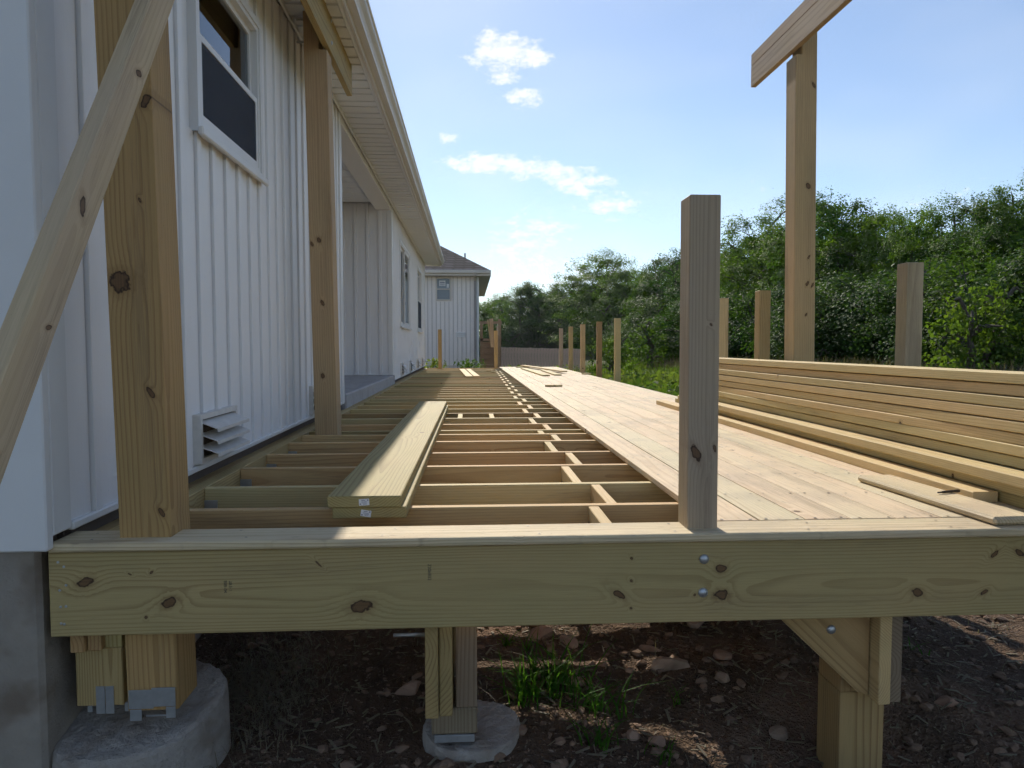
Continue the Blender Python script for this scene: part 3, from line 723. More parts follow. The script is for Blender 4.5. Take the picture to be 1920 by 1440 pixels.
# ------------------------------------------------------------------ rail posts
def rail_post(x, y, label, top=.99, m='grey', w=.0905, bot=-.235, lean=-.004):
    d = Vector((lean, 0, 1)); c = Vector((x + w / 2, y + w / 2, 0))
    return board('rail_post', c + d * bot, c + d * top, (1, 0, 0), w, w, m, None, bev=.003, seg=1, label=label, category='post', group='short posts for the deck railing')
rail_post(.632, 2.009, 'short grey weathered post bolted behind the front beam, largest on the deck', m='railfront')
rail_post(2.262, 3.56, 'short weathered post behind the lumber pile, rightmost in the picture', m='grey')
rail_post(2.262, 5.43, 'short post behind the lumber pile, just left of the tall right post', m='green')
rail_post(2.262, 6.33, 'short post half hidden right behind the large front post', m='lumber')
for k, (x, y, n) in enumerate(((2.29, 11.05, 'nearest and tallest-looking'), (2.29, 12.62, 'second nearest'), (2.27, 14.35, 'third'), (2.26, 16.0, 'fourth'), (2.25, 17.65, 'farthest'))):
    rail_post(x, y, n + ' of the five posts along the far right deck edge', m=['tan', 'brown', 'tan', 'post', 'grey'][k])
rail_post(-.77, 17.63, 'lone short post at the far deck end in front of the neighbour house', top=.96, m='post')
rail_post(.615, 17.63, 'short post at the far deck end beside the leaning boards', top=.93, m='post')

# ------------------------------------------------------------------ lumber
def lum(name, p0, p1, wd, t, m, label, group=None, wdir=(1, 0, 0), category='board', bev=.003, **k):
    o = board(name, p0, p1, wdir, wd, t, m, None, bev=bev, label=label, category=category, **k)
    if group: o['group'] = group
    return o
def tag_on(parent, x, y, z, rot):
    m4 = FACE(x, z, y) @ Matrix.Rotation(R(rot), 4, 'Z')
    tg = add('paper_tag', box(.033, .021, .0006, 'paper', 0), None, parent, m4)
    for (a, b, l, h) in ((-.002, .006, .012, .0022), (.0, .001, .018, .0016), (.002, -.003, .016, .0016), (-.012, -.006, .005, .005), (.012, .006, .004, .005), (.003, -.007, .012, .0014)):
        add('tag_print', box(l, h, .0003, 'print', 0), None, parent, m4 @ T(a, b, .0005))
pl = lum('plank', (-.325, 2.295, .0195), (-.305, 6.21, .0195), .238, .0375, 'green', 'lower plank of the pair lying along the open joists', 'two planks on the joists')
pu = lum('plank', (-.340, 2.285, .0575), (-.316, 6.19, .0575), .236, .0375, 'green', 'upper plank of the pair lying along the open joists', 'two planks on the joists')
tag_on(pu, -.340, 2.2848, .0565, 3); tag_on(pl, -.336, 2.2948, .0175, -9)
names = ['topmost', 'second from the top', 'third from the top', 'fourth from the top', 'fifth from the top', 'sixth from the top', 'seventh from the top', 'eighth from the top', 'second from the bottom', 'bottom']
z = .4665
for k in range(10):
    e = random.uniform(0, .0045) if k < 8 else 0
    xo = [0, .012, -.002, -.006, .004, .006, .003, .008, .01, .0][k]
    dz = .012 if k == 0 else 0
    y0 = 1.35 + random.uniform(-.1, .1)
    lum('lumber_board', (1.930 + xo, y0, z - .019), (1.930 + xo + random.uniform(-.006, .004), 5.55 + random.uniform(-.06, .06), z - .019), .139, .0375, 'lumber',
        'board ' + names[k] + ' of the tall lumber pile on the deck', 'boards of the lumber pile', warp=(k + 3, .010))
    z -= .0385 + e
for k, yy in enumerate((1.7, 3.6, 5.3)):
    lum('bearer', (1.862, yy, (.0262 + z) / 2), (1.998, yy, (.0262 + z) / 2), .05, max(.01, z - .0275), 'lumber', ['near', 'middle', 'far'][k] + ' bearer strip under the tall lumber pile', 'bearers under the pile', wdir=(0, 1, 0))
lum('loose_board', (1.752, 2.29, .0452), (1.745, 6.36, .0452), .089, .037, 'lumber', 'loose board flat on the deck, outermost in front of the lumber pile', 'loose boards beside the pile', warp=(len(MW), .006))
lum('loose_board', (1.832, 2.15, .0452), (1.825, 6.0, .0452), .05, .037, 'green', 'dim loose board between the outermost one and the pile, lowest in the gap', 'loose boards beside the pile', warp=(len(MW), .006))
lum('loose_board', (1.827, 1.9, .0832), (1.822, 6.1, .0832), .05, .037, 'lumber', 'shaded loose board under the raised one beside the pile', 'loose boards beside the pile', warp=(len(MW), .006))
lum('loose_board', (1.808, 1.75, .1212), (1.806, 5.9, .1212), .089, .037, 'lumber', 'raised loose board resting on others against the lumber pile', 'loose boards beside the pile', warp=(len(MW), .006))
pen = lum('offcut_board', (1.618, 1.985, .0405), (1.589, 2.68, .0405), .141, .0254, 'border', 'short decking offcut with a driver bit on it, near the front edge', 'decking offcuts', bev=.008)
bit = smooth(lathe([(.0006, 0), (.0028, .004), (.0030, .020), (.0045, .024), (.0047, .060), (.0055, .062), (.0055, .066), (.0047, .068), (.0047, .084), (.0056, .086), (.0056, .098), (.004, .100)], 10))
add('driver_bit', bit, 'steel', None, axes((1.600, 2.318, .0589), (0, 0, 1), Vector((.97, .24, 0)).cross(Vector((0, 0, 1)))) if False else Matrix.Translation((1.592, 2.306, .0590)) @ Vector((.97, .25, 0)).to_track_quat('Z', 'Y').to_matrix().to_4x4(),
    label='small dark steel driver bit lying on the decking offcut', category='driver bit')
lum('offcut_block', (.99, 9.17, .0395), (1.09, 9.13, .0395), .075, .025, 'lumber', 'left piece of the small bent offcut pair in mid deck', 'decking offcuts', wdir=(0, 1, 0))
lum('offcut_block', (1.096, 9.13, .0395), (1.19, 9.19, .0395), .075, .025, 'lumber', 'right piece of the small bent offcut pair in mid deck', 'decking offcuts', wdir=(0, 1, 0))
lum('spare_board', (1.335, 12.3, .0398), (1.24, 16.2, .0398), .135, .025, 'lumber', 'spare decking board lying far down the deck, leftmost of the three', 'spare boards far down the deck')
lum('spare_board', (1.81, 13.5, .0662), (1.33, 17.6, .0662), .135, .025, 'lumber', 'spare decking board far down the deck lying across another', 'spare boards far down the deck')
lum('spare_board', (1.57, 12.5, .0398), (1.56, 14.9, .0398), .125, .025, 'lumber', 'spare decking board far down the deck underneath the slanted one', 'spare boards far down the deck')
lum('spare_board', (1.15, 17.2, .0398), (1.75, 17.5, .0398), .13, .025, 'lumber', 'short spare board lying across at the far deck end', 'spare boards far down the deck', wdir=(0, 1, 0))
lum('offcut_block', (2.10, 13.0, .0398), (2.22, 13.05, .0398), .12, .025, 'lumber', 'small offcut beside the second far right post', 'decking offcuts', wdir=(0, 1, 0))
lum('spare_board', (.0, 12.4, .0145), (-.17, 16.3, .0145), .125, .025, 'lumber', 'left of two pale boards lying on the far open joists', 'pale boards on the far joists')
lum('spare_board', (.13, 12.5, .0145), (-.03, 16.4, .0145), .11, .025, 'lumber', 'right of two pale boards lying on the far open joists', 'pale boards on the far joists')
for k in range(4):
    a = random.uniform(0, 3)
    px, py = .42 + random.uniform(-.08, .12), 15.5 + random.uniform(-.5, .5); py = min(JY, key=lambda q: abs(q - py))
    lum('wood_scrap', (px, py - .0, .0115), (px + .09 * math.cos(a), py + .09 * math.sin(a), .0115), .06, .02, 'lumber', 'small pale wood scrap on the far joists near the board edge', 'wood scraps on the far joists', wdir=(-math.sin(a), math.cos(a), 0))
lum('leaning_board', (.545, 17.58, .52), (.455, 17.60, 1.21), .035, .1, 'grey', 'left of two boards leaning at the far end post', 'boards leaning at the far end')
lum('leaning_board', (.575, 17.50, .52), (.540, 17.52, 1.22), .09, .03, 'grey', 'right of two boards leaning at the far end post', 'boards leaning at the far end')

# ------------------------------------------------------------------ neighbour house, stairs and fence
NY = 30.0; NX = .39; NE = 3.45
nb = empty('neighbour_house', (-3, NY, -1.3), 'pinkish grey neighbour house with dark hip roof at the far deck end', 'house')
bx('wall', (-9, NY + .002, -1.6), (NX, NY + 11, NE + .15), 'nb', nb)
bat = wall_boxes([(0, .05, -1.5, NE)], 0, .03)
bvs, bfs = [], []
x = -3.0
while x < NX - .1:
    for (za, zb) in (((-1.5, 2.40), (3.42, NE)) if -1.45 < x < -.72 else ((-1.5, NE),)):
        b = len(bvs); bvs += [(xx, yy, zz) for xx in (x, x + .034) for yy in (NY - .022, NY + .001) for zz in (za, zb)]
        bfs += [tuple(b + i for i in q) for q in ((0, 1, 3, 2), (4, 6, 7, 5), (0, 4, 5, 1), (2, 3, 7, 6), (0, 2, 6, 4), (1, 5, 7, 3))]
    x += .178
add('groove_shade_strips', mesh_of('groove_strips', bvs, bfs), 'nbgroove', nb, None, kind='stuff')  # thin strips standing in for shaded siding grooves
bx('corner_board', (NX - .10, NY - .03, -1.5), (NX + .02, NY + .1, NE), 'trim', nb)
bx('belt_trim', (-3.2, NY - .035, -.32), (NX - .101, NY - .0225, -.27), 'nbtrim', nb)
EO = .51; ez = 3.66; s = .60
A = [(-9.5, NY - .5, ez), (NX + EO, NY - .5, ez), (NX + EO, NY + 12, ez), (-9.5, NY + 12, ez)]
rg = [(-9.5, NY + 5.75, ez + s * 6.25), (NX + EO - 6.25, NY + 5.75, ez + s * 6.25)]
rv = A + rg + [(p[0], p[1], p[2] - .03) for p in A]
add('roof', mesh_of('roof', rv, [(0, 1, 5, 4), (1, 2, 5), (2, 3, 4, 5), (0, 4, 3), (9, 8, 7, 6), (0, 6, 7, 1), (1, 7, 8, 2)]), 'shingle', nb)
bx('soffit', (-9.4, NY - .45, 3.44), (NX + EO - .06, NY + 11.9, 3.47), 'nbtrim', nb)
bx('fascia', (-9.4, NY - .50, 3.44), (NX + EO, NY - .451, 3.66), 'nbtrim', nb)
bx('fascia', (NX + EO - .059, NY - .45, 3.44), (NX + EO, NY + 12, 3.655), 'nbtrim', nb)
bx('gutter', (-9.4, NY - .60, 3.53), (NX + EO - .02, NY - .501, 3.672), 'nbtrim', nb, .02)
bx('downspout', (NX - .19, NY - .12, -1.4), (NX - .085, NY - .036, 3.3), 'nbdark', nb, .01)
board('downspout', (NX - .138, NY - .075, 3.28), (NX - .138, NY - .55, 3.52), (1, 0, 0), .1, .07, 'nbtrim', nb)
bx('vent_pipe', (NX - .60, NY + .95, 3.9), (NX - .53, NY + 1.02, 4.55), 'nbdark', nb, .01)
nw = add('window', None, None, nb, T(-1.07, NY - .03, 2.93))
def nbx(name, x0, x1, z0, z1, d0, d1, m, par): return bx(name, (x0, NY - d1, z0), (x1, NY - d0, z1), m, par, .003)
for (a, b, c, d) in ((-1.40, -1.34, 2.44, 3.42), (-.81, -.75, 2.44, 3.42), (-1.339, -.811, 3.36, 3.42), (-1.339, -.811, 2.44, 2.49), (-1.339, -.811, 2.90, 2.94)):
    nbx('frame', a, b, c, d, .0, .05, 'nbtrim', nw)
pan = simple('neighbour_pane', (.16, .19, .23), .15, .1, 3.)
M['nbpane'] = pan
nbx('pane', -1.335, -.815, 2.495, 2.895, .0, .012, 'nbpane', nw); nbx('pane', -1.335, -.815, 2.945, 3.355, .0, .010, 'nbpane', nw)
nbx('sticker', -1.25, -.99, 3.05, 3.28, .0105, .014, 'paper', nw); nbx('sticker', -.94, -.84, 2.98, 3.14, .0105, .014, 'paper', nw)
nbx('sticker_print', -1.22, -1.02, 3.16, 3.22, .0145, .016, 'print', nw); nbx('sticker_print', -1.22, -1.02, 3.09, 3.12, .0145, .016, 'print', nw)
gv_ = add('vent', None, None, nb, T(-.4, NY, 1.))
for k in range(3): nbx('louver', -.56, -.18, .92 + k * .075, .975 + k * .075, .0, .05, 'trim', gv_)

st = empty('neighbour_stairs', (.8, 24, -1.1), 'brown timber stairs with posts and rail beside the neighbour house', 'stairs')
for k in range(9):
    zz = -.95 + k * .2
    bx('tread', (.44, 24.0 + k * .25, zz), (1.0, 24.28 + k * .25, zz + .04), 'brownwood', st)
    bx('riser', (.45, 24.03 + k * .25, zz - .16), (.99, 24.05 + k * .25, zz - .002), 'brownwood', st)
for (x, y, zt) in ((.40, 26.3, 1.45), (.93, 24.0, .9), (.98, 24.2, 1.46), (1.08, 26.3, 1.46)): bx('post', (x, y, -1.3), (x + .1, y + .1, zt), 'brownwood', st)
bx('rail', (.38, 26.28, 1.36), (1.2, 26.42, 1.46), 'brownwood', st)
bx('landing', (.40, 26.3, .72), (1.15, 28.5, .82), 'brownwood', st)
bx('side_panel', (1.001, 24.3, -1.1), (1.03, 26.2, 1.25), 'brownwood', st)

fe = empty('picket_fence', (3.5, 35, -1.3), 'brown wooden picket fence beyond the far end of the deck', 'fence')
pk = box(.135, .02, 1.75, 'picket', .004)
x = 1.45
while x < 5.5:
    add('picket', pk, None, fe, T(x, 35 + random.uniform(-.006, .006), -.395 - .02 * (x - 1.5) + random.uniform(-.015, .01))); x += .142
for zz in (-1.0, .2): bx('rail', (1.4, 35.02, zz), (5.5, 35.06, zz + .08), 'picket', fe)

# ------------------------------------------------------------------ trees
def tube(v, f, p0, p1, r0, r1, seg=6):
    p0, p1 = Vector(p0), Vector(p1); d = (p1 - p0).normalized(); a = d.orthogonal().normalized(); c = d.cross(a); b = len(v)
    for (p, r) in ((p0, r0), (p1, r1)):
        for k in range(seg):
            t_ = 2 * math.pi * k / seg; v.append(tuple(p + a * (r * math.cos(t_)) + c * (r * math.sin(t_))))
    for k in range(seg): f.append((b + k, b + (k + 1) % seg, b + seg + (k + 1) % seg, b + seg + k))
def leaf(v, f, p, size, rg, droop=.3, N=None):
    if N is not None:
        n = (N + Vector((rg.gauss(0, 1), rg.gauss(0, 1), rg.gauss(0, 1))) * .32).normalized(); d = n.orthogonal().normalized(); d.rotate(Matrix.Rotation(rg.uniform(0, 6.28), 3, n)); s_ = d.cross(n)
        L = size * rg.uniform(.7, 1.3); wd = L * rg.uniform(.28, .42); b = len(v); p = Vector(p); e = Vector((0, 0, -L * .15))
        v += [tuple(p), tuple(p + d * L * .45 + s_ * wd + e * .3), tuple(p + d * L + e), tuple(p + d * L * .45 - s_ * wd + e * .3)]
        f += [(b, b + 1, b + 2), (b, b + 2, b + 3)]; return
    d = Vector((rg.gauss(0, 1), rg.gauss(0, 1), rg.gauss(0, .7) - droop)).normalized(); n = d.orthogonal(); n.rotate(Matrix.Rotation(rg.uniform(0, 6.28), 3, d)); s_ = d.cross(n).normalized()
    L = size * rg.uniform(.7, 1.3); wd = L * rg.uniform(.26, .40); b = len(v); p = Vector(p)
    v += [tuple(p), tuple(p + d * L * .45 + s_ * wd + n * L * .06), tuple(p + d * L), tuple(p + d * L * .45 - s_ * wd + n * L * .06)]
    f += [(b, b + 1, b + 2), (b, b + 2, b + 3)]
def tree_meshes(seed, H=7., Rr=2.3, nclump=210, per=170, lsize=.088, base=.10, spread=1.):
    rg = random.Random(seed); tv, tf, lv, lf = [], [], [], []
    tube(tv, tf, (0, 0, -.4), (.05, .03, H * .32), .13, .095, 8)
    pts = []; forks = []
    pprev = Vector((.05, .03, H * .32))
    for k in range(4):
        pn = pprev + Vector((rg.uniform(-.2, .2), rg.uniform(-.2, .2), H * .14)); tube(tv, tf, pprev, pn, .095 - .02 * k, .075 - .02 * k + .004, 7); forks.append(pn); pprev = pn
    forks.insert(0, Vector((.02, .01, H * .16)))
    nl = 9
    for k in range(nl):
        fk = forks[k % len(forks)]; a = k * 2.4 + rg.uniform(-.4, .4); L = Rr * rg.uniform(.45, .7) * (1.0 if fk.z < H * .6 else .7)
        e = fk + Vector((math.cos(a) * L, math.sin(a) * L, L * rg.uniform(.25, .75))); mid = (fk + e) / 2 + Vector((0, 0, .12))
        tube(tv, tf, fk, mid, .05, .035, 5); tube(tv, tf, mid, e, .035, .014, 5)
    # lobes: uneven outline
    lobes = []
    for k in range(13):
        h = base + (1 - base) * ((k + .5) / 13) ** .9; a = k * 2.39996 + rg.uniform(-.5, .5)
        env = math.sin(math.pi * min(1, max(.06, (h * .82 + .13)))) ** .75
        rr = Rr * env * rg.uniform(.45, .95)
        lobes.append((Vector((math.cos(a) * rr, math.sin(a) * rr, H * h * .93)), Rr * rg.uniform(.30, .52) * (.75 if h > .8 else 1)))
    lobes += [(Vector((rg.uniform(-.3, .3), rg.uniform(-.3, .3), H * .55)), Rr * .6), (Vector((0, 0, H * .3)), Rr * .55)]
    bv, bf = [], []
    for k in range(nclump):
        c, rad = lobes[k % len(lobes)]
        u = Vector((rg.gauss(0, 1), rg.gauss(0, 1), rg.gauss(0, 1))).normalized() * rad * (rg.uniform(.82, 1.06) if rg.random() < .8 else rg.uniform(.3, .8))
        q = c + u; q.z = max(q.z, H * base * .7)
        cr = rg.uniform(.22, .46) * spread; tip = u.normalized() * cr * .9
        if rg.random() < .35: tube(bv, bf, c, q, .014, .006, 3)
        n = int(per * rg.uniform(.5, 1.4))
        for _ in range(n):
            w_ = Vector((rg.gauss(0, .5), rg.gauss(0, .5), rg.gauss(0, .38))) * cr + tip * rg.uniform(-.3, 1.0)
            nn = (q + w_ - c); nn = (nn.normalized() * .75 + Vector((0, 0, .55))).normalized(); leaf(lv, lf, q + w_, lsize, rg, .3, nn)
    # twigs that reach out of the outline
    for k in range(26):
        c, rad = rg.choice(lobes); u = Vector((rg.gauss(0, 1), rg.gauss(0, 1), abs(rg.gauss(0, 1)) + .3)).normalized()
        a = c + u * rad * .7; b = c + u * (rad * rg.uniform(1.2, 1.7)); tube(bv, bf, a, b, .01, .004, 3)
        for q in range(16): leaf(lv, lf, a.lerp(b, rg.uniform(.2, 1.02)) + Vector((rg.gauss(0, .04), rg.gauss(0, .04), rg.gauss(0, .04))), lsize, rg)
    nlf = len(lf); ob = len(lv); lv += bv; lf += [tuple(q + ob for q in p) for p in bf]
    tm = mesh_of('trunk', tv, tf); tm.materials.append(M['bark']); lm = mesh_of('crown', lv, lf)
    for p in lm.polygons[nlf:]: p.material_index = 1
    return tm, lm
VAR = [tree_meshes(11), tree_meshes(12, 7, 2.0, 190, 165), tree_meshes(13, 7, 2.6, 230, 175), tree_meshes(14, 7, 1.8, 180, 160, .085), tree_meshes(15, 7, 2.4, 220, 170, .095)]
for a, b in VAR: b.materials.append(M['leaf']); b.materials.append(M['bark'])
SHR = [tree_meshes(21, 2.2, 1.25, 95, 170, .06, .03, .8), tree_meshes(22, 2.0, 1.4, 95, 170, .06, .03, .8)]
for a, b in SHR: b.materials.append(M['leafshade']); b.materials.append(M['bark'])
def tree(name, var, x, y, sx, sz, rot, label, group, cat='tree', zoff=0.):
    b = gz(x, y) + zoff
    root = add(name, None, None, None, T(x, y, b) @ Matrix.Rotation(rot, 4, 'Z'), label=label, category=cat, group=group)
    mw = MW[root.name] @ Matrix.Diagonal((sx, sx, sz, 1))
    add('trunk', var[0], None, root, mw); add('crown', var[1], None, root, mw); return root
# (x/y ratio, height/y ratio, y, width factor, variant)
TL = [(.019, .062, 84, 1.1, 0, 'small bluish tree showing just right of the neighbour house corner'),
      (.045, .072, 88, 1.2, 1, 'distant tree above the neighbour stairs'),
      (.070, .083, 82, 1.3, 2, 'distant rounded tree left of the five far posts'),
      (.100, .088, 80, 1.3, 4, 'distant tree above the middle of the picket fence'),
      (.132, .090, 76, 1.2, 3, 'distant tree above the right end of the picket fence'),
      (.156, .098, 74, 1.1, 0, 'tree at the left shoulder of the tall dark crown mid treeline'),
      (.190, .128, 70, 1.35, 2, 'tall dark broad tree rising above the treeline left of the front post'),
      (.229, .107, 64, 1.2, 4, 'lower tree between the two higher crowns left of the front post'),
      (.265, .126, 57, 1.25, 1, 'tree just left of the large front post'),
      (.300, .138, 52, 1.25, 0, 'tree behind the large front post'),
      (.343, .140, 46, 1.2, 4, 'tree just right of the large front post'),
      (.383, .162, 42, 1.1, 3, 'tree above the pair of short posts behind the pile'),
      (.425, .192, 38, 1.15, 2, 'tree just left of the tall right post'),
      (.475, .200, 34, 1.1, 0, 'tree hidden in part by the tall right post'),
      (.530, .222, 30, 1.05, 1, 'high tree just right of the tall right post'),
      (.585, .192, 28, 1.0, 4, 'tree left of the rightmost short post'),
      (.640, .200, 25.5, 1.0, 3, 'tree above the rightmost short post'),
      (.700, .203, 23, .95, 2, 'tree right of the rightmost short post'),
      (.748, .215, 21.4, .85, 1, 'tree second from the right picture edge'),
      (.795, .238, 20.2, .85, 0, 'tall light tree at the right picture edge'),
      (.860, .245, 19.0, .9, 4, 'tree just past the right picture edge')]
for k, (rx, rz, y, wf, vi, lb) in enumerate(TL):
    x = rx * y; h = .56 + rz * y - gz(x, y); 
    tree('broadleaf_tree', VAR[vi], x, y, h / 7 * wf, h / 7, k * 1.7, lb, 'trees of the treeline')
BK = [(.04, .066, 100, 2), (.09, .076, 98, 0), (.13, .080, 95, 4), (.17, .09, 88, 1), (.21, .09, 82, 3), (.25, .10, 74, 2), (.285, .115, 66, 0), (.325, .12, 58, 4), (.365, .135, 53, 1), (.405, .15, 47, 2),
      (.45, .165, 42, 3), (.50, .165, 38, 0), (.555, .17, 34, 4), (.61, .165, 31.5, 2), (.67, .17, 28.5, 1), (.73, .175, 26, 0), (.79, .18, 24, 3)]
for k, (rx, rz, y, vi) in enumerate(BK):
    x = rx * y; h = .56 + rz * y - gz(x, y)
    tree('broadleaf_tree', VAR[vi], x, y, h / 7 * 1.35, h / 7, k * 2.3 + 1, 'dark tree of the second row, seen through gaps in the treeline', 'second row of trees')
for k in range(30):
    rx = .03 + .83 * (k / 29) ** 1.0; y = 12.6 / max(rx, .155) * random.uniform(.92, 1.04); x = rx * y; sc = random.uniform(.9, 1.35) * (1 + .010 * y)
    tree('shrub', SHR[k % 2], x, y, sc * 1.15, sc, k * 1.3, 'dense green shrub, leaf colour darkened for shade, at the foot of the treeline', 'shrubs under the treeline', 'shrub')
BR = [tree_meshes(31, 2.0, 1.0, 34, 60, .10, .05, .8), tree_meshes(32, 1.7, .9, 30, 55, .09, .05, .7)]
for a, b in BR: b.materials.append(M['leafbright']); b.materials.append(M['bark'])
tree('sapling', BR[0], 9.55, 13.0, .85, .95, .4, 'bright sunlit leafy sapling at the right edge above the pile', 'bright saplings', 'sapling')
tree('sapling', BR[1], 10.3, 13.6, .9, 1.25, 2.4, 'bright sapling touching the right picture edge', 'bright saplings', 'sapling')
tree('sapling', BR[1], 9.3, 36, 1.4, 1.5, 1.4, 'bright sunlit bush just left of the large front post', 'bright saplings', 'sapling')
tree('sapling', BR[0], 6.9, 34, 1.1, 1.0, 3., 'pale green bush behind the fourth and fifth far right posts', 'bright saplings', 'sapling')

# ------------------------------------------------------------------ grass and weeds
def blade(v, f, p, h, wd, rg, bend=.5, seg=3):
    a = rg.uniform(0, 6.283); d = Vector((math.cos(a), math.sin(a), 0)); s_ = Vector((-d.y, d.x, 0)); b = len(v); p = Vector(p); k = rg.uniform(.15, 1.) * bend
    for i in range(seg):
        t_ = i / seg; c = p + d * (h * k * t_ * t_) + Vector((0, 0, h * (t_ - .32 * k * t_ * t_))); ww = wd * (1 - t_ * .75)
        v += [tuple(c - s_ * ww), tuple(c + s_ * ww)]
    c = p + d * (h * k) + Vector((0, 0, h * (1 - .32 * k))); v.append(tuple(c))
    for i in range(seg - 1): f.append((b + 2 * i, b + 2 * i + 1, b + 2 * i + 3, b + 2 * i + 2))
    f.append((b + 2 * seg - 2, b + 2 * seg - 1, b + 2 * seg))
rg = random.Random(5); v, f = [], []
for k in range(34000):
    y = 4.5 + 38 * rg.random() ** 1.35; x0 = 2.55 if y < 18 else -1.0 if y < 29 else 1.0; xm = min(.72 * y + 3.5, 17); x = rg.uniform(x0, max(x0 + 2, xm))
    if y > 17.9 and .3 < x < 1.3 and 23.5 < y < 28: continue
    n = mn.noise((x * .45, y * .45, 2)); h = rg.uniform(.25, .60) * (1 + .6 * n)
    if x < 3.2 and y < 9: h *= .6
    blade(v, f, (x, y, gz(x, y) - .02), max(.12, h), .008 + .0006 * y, rg, .7, 2)
add('meadow_grass', mesh_of('meadow', v, f), 'grass', None, None, kind='stuff', label='tall green meadow grass between the deck and the treeline', category='grass')
v, f = [], []
for k in range(5000):
    rx = rg.uniform(.25, .85); y = 10.5 / rx * rg.uniform(.85, 1.1); y = min(y, 45); x = rx * y
    blade(v, f, (x, y, gz(x, y) - .02), rg.uniform(.4, .85), .009 + .0005 * y, rg, .6, 2)
add('dry_weeds', mesh_of('dry_weeds', v, f), 'straw', None, None, kind='stuff', label='dry straw-coloured weeds along the foot of the treeline', category='weeds')
def weed(x, y, h, n, spread, label, group, m='grass', cat='weed', name='tall_weed'):
    v, f = [], []; z = gz(x, y)
    for k in range(n):
        px, py = rg.gauss(0, spread), rg.gauss(0, spread)
        blade(v, f, (px, py, -.03), h * rg.uniform(.55, 1.1), .011, rg, .8, 4)
        if k % 3 == 0:
            for q in range(5): leaf(v, f, (px + rg.gauss(0, .05), py + rg.gauss(0, .05), h * rg.uniform(.2, .85)), .11, rg, .0)
    add(name, mesh_of('weed', v, f), m, None, T(x, y, z), label=label, category=cat, group=group)
WD = [(3.05, 10.6, 'leafy weed clump touching the left side of the large front post'), (3.3, 11.6, 'leafy weed clump right of the nearest far right post'), (3.15, 12.6, 'low weed clump behind the nearest far right post'),
      (3.5, 13.8, 'weed clump between the first and second far right posts'), (3.3, 15.2, 'weed clump between the second and third far right posts'), (3.0, 9.8, 'weed clump hidden in part by the large front post'),
      (3.9, 12.4, 'tall weed clump standing back from the deck edge left of the front post'), (2.1, 20.5, 'leafy weeds below the picket fence left half'), (3.0, 21.5, 'leafy weeds below the picket fence right half'), (1.5, 19.6, 'leafy weeds at the left end of the picket fence')]
for x, y, lb in WD: weed(x, y, rg.uniform(.68, .9), 130, .28, lb, 'tall weeds beyond the deck')
weed(-.02, 21.5, 1.05, 170, .22, 'dark grass tuft at the foot of the neighbour wall', 'grass at the neighbour wall', 'grass', 'grass', 'grass_tuft')
weed(-1.0, 21, 1.05, 120, .16, 'dark grass tuft at the far corner of the white house', 'grass at the neighbour wall', 'grass', 'grass', 'grass_tuft')

def tuft(x, y, h, n, sp, label, m='clump', bend=1.2, wd=.0042):
    v, f = [], []
    for k in range(n): blade(v, f, (rg.gauss(0, sp), rg.gauss(0, sp), -.01), h * rg.uniform(.45, 1.1), wd * rg.uniform(.6, 1.2), rg, bend, 4)
    add('grass_tuft', mesh_of('tuft', v, f), m, None, T(x, y, gz(x, y)), label=label, category='grass', group='grass tufts under the deck')
tuft(.20, 2.40, .21, 60, .04, 'upright lush grass tuft right of the middle footing')
tuft(.31, 2.52, .24, 80, .055, 'largest lush grass tuft under the front beam', bend=1.4)
tuft(.41, 2.36, .18, 40, .05, 'low spreading grass tuft right of the largest one', bend=1.6)
tuft(.40, 2.14, .12, 26, .03, 'small grass tuft near the bottom edge, left of the red stone')
tuft(.60, 2.12, .10, 16, .02, 'small grass sprout near the bottom edge right of centre')
tuft(.74, 2.42, .10, 10, .015, 'thin grass sprout on the sunlit soil stripe')
tuft(.153, 2.95, .10, 14, .02, 'small grass sprout behind the middle post')
tuft(.24, 2.90, .10, 10, .015, 'tiny grass sprout beside the flat red stone')
tuft(1.95, 2.95, .08, 14, .03, 'tiny green sprout right of the right support post')
v, f = [], []
for k in range(2600):
    x, y = -.78 + rg.gauss(0, .13), 2.55 + rg.gauss(0, .22)
    if k % 4 == 0: x, y = rg.uniform(-.7, 2.6), rg.uniform(2.1, 4.2)
    blade(v, f, (x, y, gz(x, y) - .005), rg.uniform(.03, .11), .0016, rg, 2.0, 3)
add('dead_grass', mesh_of('dead_grass', v, f), 'straw', None, None, kind='stuff', label='thin dead grass on the soil beside the corner footing', category='grass')

